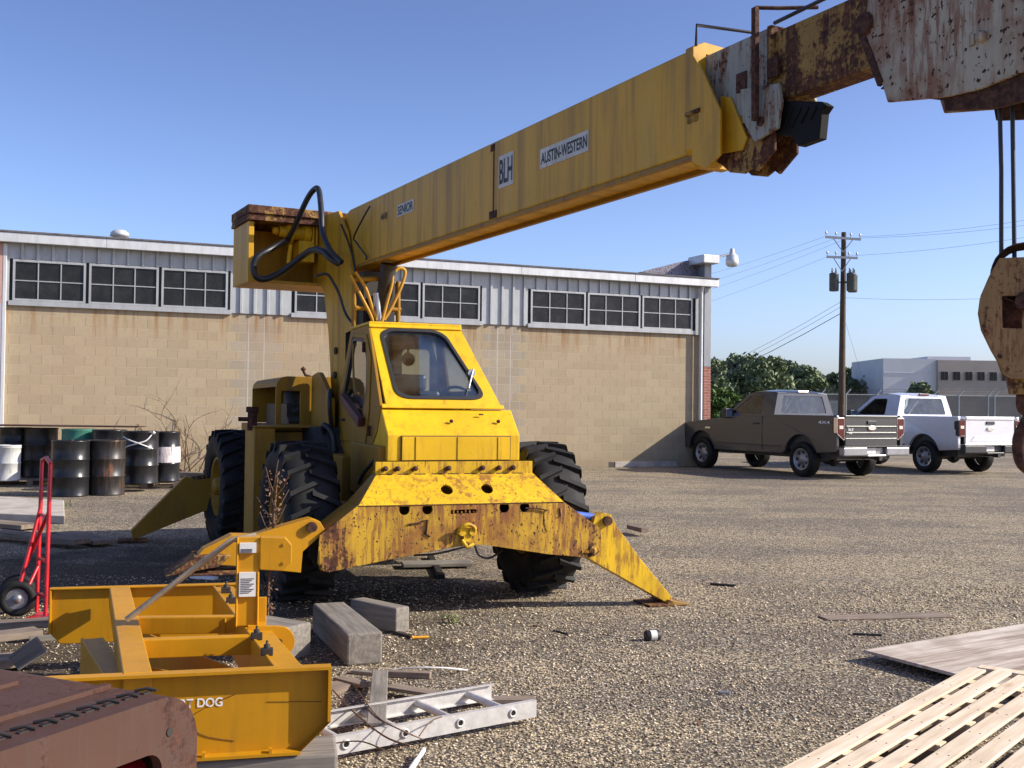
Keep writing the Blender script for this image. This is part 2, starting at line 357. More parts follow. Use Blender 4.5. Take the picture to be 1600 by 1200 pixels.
# loose stones near the camera: uncountable gravel
def stones():
    import numpy as np
    rs = np.random.RandomState(3); n = 52000
    dist = 3.6+5.8*rs.rand(n)**1.25; px = rs.uniform(-40, 1640, n)
    x = (px-800)/1700*dist; y = dist
    keep = rs.rand(n) < np.clip(1.0-.75*np.sin(x*1.9+1.3*np.sin(y*1.1))*np.cos(y*1.4+x*.6)-.2, .25, 1)
    x = x[keep]; y = y[keep]; n = len(x)
    r = .0038+.0058*rs.rand(n)**3.0; r = r*(.75+y*.05)
    base = np.array([[1, 0, 0], [-1, 0, 0], [0, 1, 0], [0, -1, 0], [0, 0, 1], [0, 0, -.6]], float)
    faces = np.array([[0, 2, 4], [2, 1, 4], [1, 3, 4], [3, 0, 4], [2, 0, 5], [1, 2, 5], [3, 1, 5], [0, 3, 5]])
    V_ = base[None]*(1+.45*(rs.rand(n, 6, 1)-.5)); a = rs.rand(n)*6.283; ca, sa = np.cos(a), np.sin(a)
    sc = np.stack([r*(1+.5*rs.rand(n)), r, r*(.55+.35*rs.rand(n))], 1)
    V_ = V_*sc[:, None]; X = V_[..., 0]*ca[:, None]-V_[..., 1]*sa[:, None]+x[:, None]; Y = V_[..., 0]*sa[:, None]+V_[..., 1]*ca[:, None]+y[:, None]; Z = V_[..., 2]+r[:, None]*.3
    V_ = np.stack([X, Y, Z], -1).reshape(-1, 3); Fc = (faces[None]+np.arange(n)[:, None, None]*6).reshape(-1, 3)
    me = bpy.data.meshes.new('loose_gravel'); me.vertices.add(len(V_)); me.vertices.foreach_set('co', V_.ravel().astype('f'))
    me.loops.add(Fc.size); me.loops.foreach_set('vertex_index', Fc.ravel().astype('i')); me.polygons.add(len(Fc))
    me.polygons.foreach_set('loop_start', np.arange(0, Fc.size, 3).astype('i')); me.polygons.foreach_set('use_smooth', np.ones(len(Fc), bool)); me.update(calc_edges=True); me.validate()
    m, nt, b = newmat('gravel_stones'); g = N(nt); geo = g.n('NewGeometry'); r_ = g.n('ValToRGB'); e = r_.color_ramp.elements
    e[0].color = (.10, .075, .05, 1); e[1].color = (.92, .78, .54, 1); e[1].position = 1
    for p_, c_ in ((.3, (.27, .21, .14, 1)), (.55, (.45, .35, .225, 1)), (.82, (.62, .49, .32, 1))): q = e.new(p_); q.color = c_
    g.l(geo.outputs['Random Per Island'], r_.inputs[0]); g.l(r_.outputs[0], b.inputs['Base Color']); b.inputs['Roughness'].default_value = .7
    me.materials.append(m); o = bpy.data.objects.new('loose_gravel', me); col.objects.link(o)
    tag(o, 'loose tan and grey gravel scattered over the near yard', 'gravel', kind='stuff')
stones()
# ------------------------------------------------------------------ workshop building
def block_mat():
    m, nt, b = newmat('concrete_block_wall'); g = N(nt); t = g.n('TexCoord'); s = g.n('SeparateXYZ'); g.l(t.outputs['Object'], s.inputs[0])
    cb = g.n('CombineXYZ'); g.l(s.outputs[0], cb.inputs[0]); g.l(s.outputs[2], cb.inputs[1])
    br = g.n('TexBrick'); br.offset = .5; br.inputs['Scale'].default_value = 1; br.inputs['Brick Width'].default_value = .41; br.inputs['Row Height'].default_value = .203
    br.inputs['Mortar Size'].default_value = .007; br.inputs['Mortar Smooth'].default_value = .2; br.inputs['Color1'].default_value = (.355, .285, .185, 1); br.inputs['Color2'].default_value = (.41, .33, .215, 1); br.inputs['Mortar'].default_value = (.27, .22, .15, 1); br.inputs['Bias'].default_value = .1
    g.l(cb.outputs[0], br.inputs[0])
    # grey toothed pilasters
    row = g.math('FLOOR', g.math('DIVIDE', s.outputs[2], .203)); par = g.math('MODULO', row, 2.)
    mask = None
    for xc in (-11.25, -5.35):
        d = g.math('ABSOLUTE', g.math('SUBTRACT', s.outputs[0], xc)); hw = g.math('ADD', g.math('MULTIPLY', par, .2), .36)
        k = g.math('LESS_THAN', d, hw); mask = k if mask is None else g.math('MAXIMUM', mask, k)
    gb = g.n('TexBrick'); gb.offset = .5; gb.inputs['Scale'].default_value = 1; gb.inputs['Brick Width'].default_value = .41; gb.inputs['Row Height'].default_value = .203; gb.inputs['Mortar Size'].default_value = .006
    gb.inputs['Color1'].default_value = (.30, .262, .20, 1); gb.inputs['Color2'].default_value = (.36, .315, .24, 1); gb.inputs['Mortar'].default_value = (.42, .38, .32, 1); g.l(cb.outputs[0], gb.inputs[0])
    c = g.mix(mask, br.outputs['Color'], gb.outputs['Color'])
    for xc in (-11.25, -5.35):
        for dx in (-.17, .17):
            c = g.mix(g.math('MULTIPLY', g.math('LESS_THAN', g.math('ABSOLUTE', g.math('SUBTRACT', s.outputs[0], xc+dx)), .010), .7), c, (.55, .53, .52))
    co = t.outputs['Object']
    hl = g.math('LESS_THAN', g.math('ABSOLUTE', g.math('SUBTRACT', g.math('FRACT', g.math('ADD', g.math('DIVIDE', s.outputs[2], .203), .5)), .5)), .035); c = g.mix(g.math('MULTIPLY', hl, .75), c, (.44, .37, .26))  # level joints painted pale to imitate sunlit ledges
    c = g.mix(g.math('MULTIPLY', g.ramp(g.noise(co, .5, 4, .65), .4, .7), .35), c, (.38, .27, .17))
    c = g.mix(g.math('MULTIPLY', g.ramp(g.noise(co, 14, 4, .7), .45, .75), .3), c, (.25, .19, .13))
    mp = g.n('Mapping'); mp.inputs['Scale'].default_value = (6, 1, .25); g.l(co, mp.inputs[0]); st = g.noise(mp.outputs[0], 1, 4, .7)
    top = g.ramp(s.outputs[2], 2.6, 3.45)
    c = g.mix(g.math('MULTIPLY', g.math('MULTIPLY', g.ramp(st, .46, .68), top), .85), c, (.27, .13, .045))
    c = g.mix(g.math('MULTIPLY', g.ramp(s.outputs[2], .5, .0), .35), c, (.22, .17, .12))
    g.l(c, b.inputs['Base Color']); b.inputs['Roughness'].default_value = .9; b.inputs['Specular IOR Level'].default_value = .2
    g.bump(g.math('ADD', g.math('MULTIPLY', br.outputs['Fac'], -.6), g.math('MULTIPLY', g.noise(co, 40, 3), .35)), .4, .01, b)
    return m
M['block'] = block_mat()
def metal_panel(name, c):
    m, nt, b = newmat(name); g = N(nt); co = g.co((3, 3, .7)); f = g.noise(co, 2, 5, .7)
    cc = g.mix(g.ramp(f, .35, .75), c, tuple(x*.78 for x in c)); g.l(cc, b.inputs['Base Color']); b.inputs['Roughness'].default_value = .45; b.inputs['Metallic'].default_value = .25; return m
M['siding'] = metal_panel('grey_metal_siding', (.44, .455, .45)); M['trim'] = metal_panel('white_metal_trim', (.66, .67, .66)); M['frame'] = metal_panel('pale_grey_window_frame', (.42, .43, .43))
M['roofm'] = plain('roof_gravel_dark', (.12, .11, .11), .9)
def brickmat(name, c1, c2, mo, bw=.21, rh=.072):
    m, nt, b = newmat(name); g = N(nt); t = g.n('TexCoord'); s = g.n('SeparateXYZ'); g.l(t.outputs['Object'], s.inputs[0]); cb = g.n('CombineXYZ')
    g.l(g.math('ADD', s.outputs[0], s.outputs[1]), cb.inputs[0]); g.l(s.outputs[2], cb.inputs[1]); br = g.n('TexBrick'); g.l(cb.outputs[0], br.inputs[0])
    for k, v in (('Scale', 1), ('Brick Width', bw), ('Row Height', rh), ('Mortar Size', .006)): br.inputs[k].default_value = v
    for k, v in (('Color1', c1), ('Color2', c2), ('Mortar', mo)): br.inputs[k].default_value = (*v, 1)
    g.l(br.outputs[0], b.inputs['Base Color']); b.inputs['Roughness'].default_value = .9; return m
M['brick'] = brickmat('red_brick', (.25, .08, .05), (.33, .12, .08), (.35, .3, .27))
M['pink'] = brickmat('pink_painted_brick', (.42, .25, .2), (.5, .3, .25), (.45, .3, .25))
M['lav'] = plain('pale_painted_concrete', (.42, .38, .42), .8, var=.1, scale=2)
bd = thing('workshop_building', 'long tan concrete block workshop with high window bands and white eave', 'building', (*WL.o, 0), WL.a)
e = MB().bx(-30, 0, 0, .3, 0, 3.47).bx(0, WL.yp(-.3, 1118, 500)[0], .03, .3, 0, 3.47).obj('wall', M['block'], bd)
# ribbed siding
def siding(x0, x1, z0, z1, y=-.03):
    pts = []; x = x0; P_ = .29
    while x < x1:
        for dx, dy in ((0, 0), (.19, 0), (.205, -.045), (.255, -.045), (.27, 0)):
            if x+dx < x1: pts.append((x+dx, y+dy))
        x += P_
    pts.append((x1, y)); b = MB(); n = len(pts)
    b.add([(a, c, z0) for a, c in pts]+[(a, c, z1) for a, c in pts]+[(x0, y+.02, z0), (x1, y+.02, z0)], [(i, i+1, n+i+1, n+i) for i in range(n-1)])
    return b
sb = MB()
xa, _ = WL.yp(-.3, 1107, 500); xb, _ = WL.yp(-.3, 1118, 500)
for x0, x1, z0, z1 in ((-30, -16.2, 3.5, 4.75), (-16.2, -11.83, 4.37, 4.75), (-11.83, -10.5, 3.46, 4.75), (-10.5, -5.95, 4.37, 4.75), (-5.95, -4.75, 3.46, 4.75), (-4.75, 0.02, 4.37, 4.75), (.02, xb, 3.42, 4.75)):
    q = siding(x0, x1, z0, z1); sb.add(q.v, q.f)
sb.obj('siding', M['siding'], bd)
MB().bx(-30, xb-.02, .0, .25, 3.475, 4.75).obj('upper_backing_wall', M['dark'], bd)
for k, (x0, x1) in enumerate(((-16.17, -11.86), (-10.46, -5.98), (-4.71, -.05))):
    MB().bx(x0-.05, x1+.05, -.08, 0, 3.42, 3.52).obj('sill', M['frame'], bd, bevel=.006)
    W = (x1-x0)/3
    for i in range(3):
        a = x0+W*i+.03; c = x0+W*(i+1)-.03; z0, z1 = 3.525, 4.36; f = MB(); yy0, yy1 = -.06, -.01
        f.bx(a, c, yy0, yy1, z0, z0+.04).bx(a, c, yy0, yy1, z1-.05, z1).bx(a, a+.045, yy0, yy1, z0+.04, z1-.05).bx(c-.045, c, yy0, yy1, z0+.04, z1-.05)
        w_ = (c-a-.09)/3
        for j in (1, 2): f.bx(a+.045+w_*j-.011, a+.045+w_*j+.011, yy0+.012, yy1, z0+.04, z1-.05)
        zm = (z0+z1)/2-.01
        for j in range(3): f.bx(a+.045+w_*j+.012*(j > 0), a+.045+w_*(j+1)-.012*(j < 2), yy0+.014, yy1, zm-.010, zm+.010)
        wo = f.obj('window', M['frame'], bd)
        MB().bx(a+.046, c-.046, -.028, -.018, z0+.041, z1-.051).obj('pane', M['pane'], wo)
fb = MB()
for i in range(10):
    x0 = -30+i*3.12; fb.bx(x0, min(x0+3.115, xb+.1), -.3, -.19, 4.67, 4.86)
fb.bx(-30, xb+.05, -.19, -.045, 4.70, 4.76)
fb.obj('fascia', M['trim'], bd, bevel=.008)
MB().add([(-30, -.32, 4.865), (xb+.1, -.32, 4.865), (xb+.1, 9, 5.02), (-30, 9, 5.02), (-30, -.32, 4.90), (xb+.1, -.32, 4.90), (xb+.1, 9, 5.06), (-30, 9, 5.06)], [(0, 1, 2, 3), (4, 5, 6, 7), (0, 1, 5, 4), (1, 2, 6, 5)]).obj('roof', M['roofm'], bd)
vx, vz = WL.yp(2.0, 187, 368)
MB().lathe([(.14, vz-.25), (.14, vz-.02), (.21, vz-.02), (.2, vz+.06), (.12, vz+.12), (0, vz+.13)], (vx, 2.0, 0)).obj('roof_vent', M['trim'], bd)
# left pier and pipe
MB().bx(-17.0, -16.33, -.1, 0, 3.45, 4.67).obj('brick_pier', M['pink'], bd); MB().bx(-17.0, -16.33, -.1, 0, 0, 3.45).obj('painted_pier', M['lav'], bd)
MB().bx(-16.325, -16.25, -.1, -.002, 0, 4.66).obj('downspout', M['trim'], bd, bevel=.01)
# right-hand pier, taller corner
xa, _ = WL.yp(-.3, 1107, 500); xb, _ = WL.yp(-.3, 1118, 500); z1 = WL.yp(-.3, 1112, 402)[1]; zb = WL.yp(-.3, 1112, 573)[1]
PQ = xa/2.05-.02
MB().bx(xa, xb, -PQ, .3, 0, zb).obj('brick_pier', M['brick'], bd)
q = MB().bx(xa, xb, -PQ, .3, zb+.003, z1); q.obj('metal_pier', metal_panel('dull_grey_pier', (.30, .31, .32)), bd, bevel=.01)
xd, _ = WL.yp(-.36, 1103, 500); MB().tube([(xd, -.2, 4.7), (xd, -.13, 4.5), (xd, -.13, .3), (xd, -.2, .15)], .05, 8).obj('downspout', M['trim'], bd)
x0, _ = WL.yp(-.3, 1096, 405); zc = WL.yp(-.3, 1112, 412)[1]
MB().bx(x0, xb+.04, -.4, .35, zc, z1+.05).obj('pier_cap', M['trim'], bd, bevel=.02)
pg = [WL.yp(.3, *p) for p in ((1000, 425), (1060, 410), (1098, 402), (1104, 404), (1108, 440), (1095, 437), (1060, 432))]
q = MB().prism(pg, .3, .42, XZ); m_ = rusty('blistered_grey_parapet', (.25, .24, .3), rust=.25, chips=1.2, streak=.2, sc=.9); q.obj('sloping_parapet', m_, bd)
# yard lamp
lx, lz = WL.yp(-.35, 1143, 396); a0 = WL.yp(-.35, 1118, 400)
lo = MB().tube([(xb, -.35, a0[1]-.12), (xb+.1, -.35, a0[1]), (lx, -.35, lz)], .03, 8).obj('lamp_arm', M['siding'], bd)
MB().lathe([(.02, .14), (.05, .12), (.07, .02), (.09, -.02), (.15, -.06), (.16, -.16), (.17, -.17), (.165, -.28), (.12, -.34), (0, -.36)], (lx+.02, -.35, lz)).obj('lamp_shade', M['trim'], lo)
# curbs at the wall base
def slab(name, p, q_, wd, h, mat, label, cat, group=None, z=0, bevel=.01):
    p = Vector(p); q_ = Vector(q_); d = (q_-p); L = d.length; a = math.atan2(d.y, d.x)
    o = MB().bx(0, L, -wd/2, wd/2, 0, h).obj(name, mat, None, bevel, (p.x, p.y, z), a); return tag(o, label, cat, group)
M['conc'] = plain('worn_concrete', (.42, .37, .31), .9, var=.2, scale=4, bump=.4); M['conc_d'] = plain('dark_worn_concrete', (.17, .15, .13), .9, var=.3, scale=4, bump=.4)
slab('parking_curb', G(880, 730), G(957, 730), .15, .14, M['conc_d'], 'dark stained parking curb along the workshop wall', 'curb', 'parking curbs by the wall')
slab('parking_curb', G(959, 730), G(1056, 729), .15, .14, M['conc'], 'pale parking curb by the wall, nearer the grey truck', 'curb', 'parking curbs by the wall')
slab('timber_sleeper', G(262, 748), G(330, 750), .18, .14, M['timber'], 'grey timber sleeper under the dead vine by the wall', 'timber')
# ------------------------------------------------------------------ foliage
def leafmat(name, a, b_):
    m, nt, b = newmat(name); g = N(nt); geo = g.n('NewGeometry'); c = g.mix(geo.outputs['Random Per Island'], a, b_); g.l(c, b.inputs['Base Color']); b.inputs['Roughness'].default_value = .6
    b.inputs['Specular IOR Level'].default_value = .2; return m
M['leaf'] = leafmat('dull_green_leaves', (.10, .135, .065), (.24, .28, .15)); M['leaf2'] = leafmat('dark_green_leaves', (.09, .12, .07), (.22, .26, .13)); M['leaf3'] = leafmat('bright_green_needles', (.03, .065, .012), (.11, .18, .04))  # the two tree greens are lightened to stand in for distance haze
M['dry'] = leafmat('dry_brown_weed', (.07, .035, .022), (.22, .13, .08)); M['weed'] = leafmat('weed_leaves', (.08, .13, .03), (.2, .28, .08)); M['bark'] = plain('bark', (.09, .07, .055), .9)
def leafcloud(lobes, n, size, rs, flat=0):
    b = MB(); tot = sum(l[3]**2 for l in lobes)
    for (x, y, z, r, sz) in lobes:
        for _ in range(int(n*r*r/tot)):
            d = Vector((rs.gauss(0, 1), rs.gauss(0, 1), rs.gauss(0, 1))).normalized(); rr = r*(rs.random()**.4)*(1+.12*rs.gauss(0, 1))
            p = Vector((x+d.x*rr, y+d.y*rr, z+d.z*rr*sz)); u = Vector((rs.gauss(0, 1), rs.gauss(0, 1), rs.gauss(0, 1)*(1-flat))).normalized(); v = u.orthogonal().normalized(); s_ = size*rs.uniform(.5, 1.3)
            v = Matrix.Rotation(rs.random()*6.28, 3, u) @ v; w_ = u.cross(v)
            b.add([p-v*s_, p+w_*s_*.6, p+v*s_, p-w_*s_*.6], [(0, 1, 2, 3)])
    return b
def tree_at(px, ytop, Y, wpx, label, mat, seed, base_y=None, group='trees beyond the yard fence'):
    rs = random.Random(seed); c = D(px, 640, Y); h = D(px, ytop, Y).z; wd = wpx*1.3/FL*Y/2
    r_ = thing('tree', label, 'tree', (c.x, Y, 0), 0, group); lobes = []
    for i in range(24):
        t = rs.random(); zz = h*(.12+.78*t); rr = wd*(.36+.22*rs.random())*(1-.3*max(0, t-.4)); a = rs.random()*6.28; q_ = wd*.95*(1-.7*t*t)
        lobes.append((q_*math.cos(a)*1.1, q_*math.sin(a), min(zz, h-rr*.85), rr, .85))
    leafcloud(lobes, 6500, .02*h+.2, rs).obj('crown', mat, r_)
    t = MB().tube([(0, 0, 0), (.1, 0, h*.3), (-.1, .1, h*.7)], [h*.028, h*.02, h*.008], 8)
    for i in range(5):
        a = rs.random()*6.28; t.tube([(0, 0, h*(.25+.08*i)), (wd*.5*math.cos(a), wd*.5*math.sin(a), h*(.45+.08*i))], [h*.01, h*.004], 6)
    t.obj('trunk', M['bark'], r_)
for i, a in enumerate([(1118, 560, 150, 46, 'leftmost tree behind the fence, half hidden by the workshop corner', 'leaf'), (1163, 553, 165, 66, 'tall dark round tree just right of the workshop corner', 'leaf2'),
        (1200, 556, 150, 52, 'lighter green tree right of the tall dark round tree', 'leaf'), (1228, 566, 170, 52, 'dark tree standing between two lighter trees behind the grey truck cab', 'leaf2'), (1262, 571, 155, 50, 'round tree left of the utility pole above the grey truck cab', 'leaf'),
        (1297, 580, 160, 40, 'low tree just left of the utility pole', 'leaf2'), (1328, 572, 170, 38, 'narrow tree just right of the utility pole', 'leaf'), (1356, 572, 160, 58, 'broad dark tree against the pale end of the far building', 'leaf2')]):
    tree_at(a[0], a[1], a[2], a[3], a[4], M[a[5]], 20+i)
tree_at(1439, 598, 118, 36, 'small dark round tree in front of the far building', M['leaf2'], 55, group=None)
rs = random.Random(9); c = D(1133, 640, 38); sh = thing('juniper_shrub', 'bright green spreading shrub beside the brick pier', 'shrub', (c.x, 38, 0))
lb = []
for i in range(16):
    a = rs.random()*6.28; z = .3+1.9*rs.random(); q_ = (2.5-z)*.55; lb.append((q_*math.cos(a), q_*math.sin(a), z, .42, .4))
leafcloud(lb, 3000, .09, rs).obj('foliage', M['leaf3'], sh); MB().tube([(0, 0, 0), (0, .1, 1), (.1, 0, 1.9)], [.07, .05, .02]).obj('stem', M['bark'], sh)
# ------------------------------------------------------------------ far building, trailer, fence
fb_ = thing('office_building', 'distant two tone flat roofed building with a row of small windows', 'building', tuple(D(1463, 640, 150).xy)+(0,))
ox = fb_.location.x
def fx(px): return D(px, 600, 150).x-ox
def fz(py): return D(1480, py, 150).z
M['farlt'] = plain('pale_grey_cladding', (.62, .62, .64), .8, var=.06, scale=.3, bump=0); M['fardk'] = plain('brown_grey_cladding', (.38, .33, .29), .8, var=.08, scale=.3, bump=0)
MB().bx(fx(1380), fx(1463), 0, 14, 0, fz(561)).bx(fx(1381), fx(1463), -.05, 0, fz(584), fz(583)).obj('pale_wall', M['farlt'], fb_)
MB().bx(fx(1463)+.01, fx(1720), -.6, 14, 0, fz(563)).obj('brown_wall', M['fardk'], fb_)
MB().bx(fx(1458), fx(1526), 2, 10, fz(562), fz(556)).obj('roof_plant', M['farlt'], fb_)
for px in (1467, 1486, 1505, 1524, 1543, 1562, 1581, 1600, 1619):
    wo = MB().bx(fx(px)-.05, fx(px+11)+.05, -.68, -.605, fz(594)-.05, fz(581)+.05).obj('window', M['fardk'], fb_)
    MB().bx(fx(px), fx(px+5.3), -.72, -.69, fz(594), fz(581)).bx(fx(px+5.9), fx(px+11), -.72, -.69, fz(594), fz(581)).obj('pane', M['pane'], wo)
tr = thing('box_trailer', 'white ribbed box trailer parked behind the fence', 'trailer', tuple(D(1298, 640, 92).xy)+(0,))
q = MB().bx(-2.4, 1.35, 0, 6, .55, 2.32)
for i in range(9): q.bx(-2.3+i*.44, -2.26+i*.44, -.04, 0, .6, 2.28)
q.obj('body', M['trim'], tr)
for sx in (-1.2, .6): MB().lathe([(.4, -.1), (.4, .1)], (sx, 1, .4), 'x').obj('wheel', M['rubber'], tr)
fe = thing('chain_link_fence', 'chain link fence with slanted barbed wire arms behind the trucks', 'fence', tuple(D(1460, 640, 75).xy)+(0,)); fo = fe.location
m, nt, b = newmat('chain_link_mesh'); g = N(nt); tr_ = g.n('BsdfTransparent'); df = g.n('BsdfDiffuse'); df.inputs[0].default_value = (.2, .19, .18, 1); mx = g.n('MixShader'); mx.inputs[0].default_value = .5
g.l(tr_.outputs[0], mx.inputs[1]); g.l(df.outputs[0], mx.inputs[2]); g.l(mx.outputs[0], nt.nodes['Material Output'].inputs[0]); chain = m
ht = D(1460, 618, 75).z
MB().bx(-9.5, 12, -.006, .006, .05, ht-.03).obj('mesh_panel', chain, fe)
MB().tube([(-9.5, 0, ht), (12, 0, ht)], .035, 6).obj('top_rail', M['siding'], fe)
for px in (1283, 1322, 1370, 1410, 1459, 1498, 1544, 1554, 1596):
    x = D(px, 620, 75).x-fo.x; MB().tube([(x, 0, 0), (x, 0, ht+.02), (x+.32, 0, ht+.38)], .05, 6).obj('post', M['siding'], fe)
q = MB()
for k in (.12, .22, .34): q.tube([(-9.5, 0, ht+k*1.1), (12, 0, ht+k*1.1)], .008, 4)
q.obj('barbed_wire', M['dark'], fe)
# ------------------------------------------------------------------ utility pole
up = thing('utility_pole', 'tall brown utility pole with two crossarms and three transformers', 'utility pole', tuple(D(1314.5, 640, 58).xy)+(0,)); upx = up.location.x
def uq(px, py, y=0): p = D(px, py, 58); return (p.x-upx, y, p.z)
tp = uq(1318.5, 363)
M['polew'] = wood('creosoted_pole', (.07, .05, .035), (.17, .12, .08), 2)
MB().tube([(0, 0, 0), (tp[0], 0, tp[2])], [.2, .13], 12).obj('pole', M['polew'], up)
def arm(l_, r_, y=-.2):
    q = MB().beam(Vector(l_)+Vector((0, y, 0)), Vector(r_)+Vector((0, y, 0)), .1, .12); mid = (Vector(l_)+Vector(r_))/2
    for s_ in (l_, r_):
        e_ = Vector(s_)*.55+mid*.45; q.beam((e_.x, y, e_.z-.05), (mid.x, y, mid.z-.75), .04, .04)
    o = q.obj('crossarm', M['siding'], up)
    for t in (.02, .3, .72, .98):
        p = Vector(l_).lerp(Vector(r_), t); MB().lathe([(.02, 0), (.02, .12), (.06, .13), (.06, .2), (.03, .26), (0, .27)], (p.x, y, p.z+.05), n=8).obj('insulator', M['trim'], o)
arm(uq(1288, 371), uq(1343, 375)); arm(uq(1290, 402), uq(1338, 404))
M['xf'] = plain('transformer_grey_green', (.075, .085, .085), .5)
for px, yy in ((1300, -.35), (1326, -.45), (1334, .2)):
    p = uq(px, 456, yy); r_ = .25; o = MB().lathe([(.0, 0), (r_*.9, 0), (r_, .05), (r_, .85), (r_*1.05, .87), (r_*.9, .96), (0, 1.0)], p, n=14).beam((p[0], yy, p[2]+.5), (0, 0, p[2]+.5), .08, .08).obj('transformer', M['xf'], up)
    for dx in (-.1, .1): MB().lathe([(.035, .95), (.05, 1.05), (.03, 1.12), (.04, 1.2), (0, 1.25)], (p[0]+dx, yy, p[2]), n=8).obj('bushing', M['xf'], o)
def wire(a, b_, sag, r_, label):
    a = Vector(a); b_ = Vector(b_); o = MB().tube([a.lerp(b_, t/12)-Vector((0, 0, sag*4*(t/12)*(1-t/12))) for t in range(13)], r_, 4).obj('power_line', M['black'], None); tag(o, label, 'power line', 'power lines on the utility pole')
for ((px, py), (qx, qy)), lb in zip((((1288, 370), (900, 465)), ((1306, 372), (900, 482)), ((1318, 375), (900, 500)), ((1290, 402), (900, 520))), ('topmost', 'second', 'third', 'fourth')): wire(D(px, py, 58), D(qx, qy, 120), .8, .006, lb+' power line from the top, running left of the utility pole')
for ((px, py), (qx, qy)), lb in zip((((1343, 370), (1750, 318)), ((1330, 372), (1750, 330)), ((1318, 400), (1750, 345)), ((1320, 465), (1750, 452))), ('topmost', 'second', 'third', 'lowest')): wire(D(px, py, 58), D(qx, qy, 45), .25, .006, lb+' power line running right of the utility pole')
for k, (py, qy, r_) in enumerate(((472, 655, .010), (480, 668, .010), (490, 668, .02))): wire(D(1313, py, 58), D(900, 640+k*4, 100), 1.2, r_, ('upper', 'middle', 'thick lowest')[k]+' line of the low bundle sagging left of the pole')
# guy wire
o = MB().tube([tuple(D(1320, 500, 58)), tuple(D(1362, 640, 60))], .007, 4).obj('guy_wire', M['black'], None); tag(o, 'thin guy wire slanting down right of the utility pole', 'wire')
# ------------------------------------------------------------------ the crane
cr = thing('mobile_crane', 'yellow rough terrain crane with small cab, rusty front outrigger beam and long boom', 'crane', (*CR.o, 0), CR.a)
BXL = CR.loc((*BM.o, 0)); BRZ = BM.a-CR.a
def bsep(mb, name, mat, parent=None, bevel=.0):
    if parent is None: return mb.sep(name, mat, cr, bevel, (BXL[0], BXL[1], 0), BRZ)
    return mb.sep(name, mat, parent, bevel)
def bpart(mb, name, mat, parent=None, bevel=.004):
    if parent is None: return mb.obj(name, mat, cr, bevel, (BXL[0], BXL[1], 0), BRZ)
    return mb.obj(name, mat, parent, bevel)
def text(s, name, mat, parent, origin, xdir, updir, w, h, extr=.0015):
    cu_ = bpy.data.curves.new(name, 'FONT'); cu_.body = s; cu_.size = 1; cu_.extrude = 0; cu_.offset = .018; t = bpy.data.objects.new(name, cu_); col.objects.link(t)
    bpy.context.view_layer.update(); dg = bpy.context.evaluated_depsgraph_get(); me = bpy.data.meshes.new_from_object(t.evaluated_get(dg)); bpy.data.objects.remove(t)
    xs = [v.co.x for v in me.vertices]; ys = [v.co.y for v in me.vertices]; x0, x1, y0, y1 = min(xs), max(xs), min(ys), max(ys)
    X = Vector(xdir).normalized(); Y = Vector(updir).normalized(); Z = X.cross(Y); O_ = Vector(origin)
    for v in me.vertices: a = (v.co.x-x0)/(x1-x0)*w; b = (v.co.y-y0)/(y1-y0)*h; v.co = O_+X*a+Y*b+Z*extr
    me.materials.clear(); me.materials.append(mat); o = bpy.data.objects.new(name, me); col.objects.link(o); o.parent = parent; return o
# --- wheels
def wheel(name, x, y, rz=0, R_=.61, W=.40, side=-1, spin=0):
    h = W/2; prof = [(R_*.50, -h*.62), (R_*.56, -h*.86), (R_*.72, -h*1.02), (R_*.86, -h*.98), (R_*.93, -h*.86), (R_*.95, -h*.4), (R_*.955, 0), (R_*.95, h*.4), (R_*.93, h*.86), (R_*.86, h*.98), (R_*.72, h*1.02), (R_*.56, h*.86), (R_*.50, h*.62)]
    b = MB().lathe(prof, ax='x', n=48, closed=True); NL = 22
    for sgn in (-1, 1):
        for i in range(NL):
            a = 2*math.pi*(i+(.5 if sgn > 0 else 0))/NL+spin; pts = []
            for k in range(5):      # chevron lug from centre to shoulder and down the side
                f = k/4; xx = sgn*h*(-.12+1.12*min(1, f*1.25)); rr = R_*(1.0-.015*f) if f < .8 else R_*.90; aa = a+f*.20
                pts.append((xx, aa, rr))
            vs = []
            for (xx, aa, rr) in pts:
                wd = .068
                for da, dr in ((-wd*.65, -.06), (wd*.65, -.06), (wd*.45, 0), (-wd*.45, 0)):
                    q = rr+dr*R_/.61*1.0; vs.append((xx*(1.0 if dr == 0 else .98), q*math.cos(aa+da), q*math.sin(aa+da)))
            fs = []
            for k in range(4):
                for j in range(4): fs.append((k*4+j, k*4+(j+1) % 4, k*4+4+(j+1) % 4, k*4+4+j))
            fs += [(3, 2, 1, 0), (16, 17, 18, 19)]; b.add(vs, fs)
    t = b.obj(name, M['rubber'], cr, 0, (x, y, R_), rz)
    s = side; r = MB().lathe([(R_*.52, s*h*.75), (R_*.50, s*h*.8), (R_*.46, s*h*.72), (R_*.44, s*h*.2), (R_*.3, s*h*.1), (R_*.28, s*h*.45), (R_*.16, s*h*.5), (R_*.15, s*h*.85), (R_*.1, s*h*.95), (0, s*h*.97)], ax='x', n=32, caps=False)
    for i in range(10):
        a = i*.628; r.lathe([(.016, s*h*.12), (.016, s*h*.28), (0, s*h*.3)], (0, R_*.37*math.cos(a), R_*.37*math.sin(a)), 'x', 6)
    r.lathe([(R_*.5, -s*h*.7), (R_*.2, -s*h*.6), (0, -s*h*.6)], ax='x', n=24, caps=False)
    r.obj('rim', M['yel_body'], t); return t
wheel('wheel', -1.02, 1.02, rad(4)); wheel('wheel', .90, .92, rad(2), side=1, spin=.1); wheel('wheel', -1.17, 4.62, rad(6), spin=.05); wheel('wheel', 1.05, 4.5, rad(3), side=1)
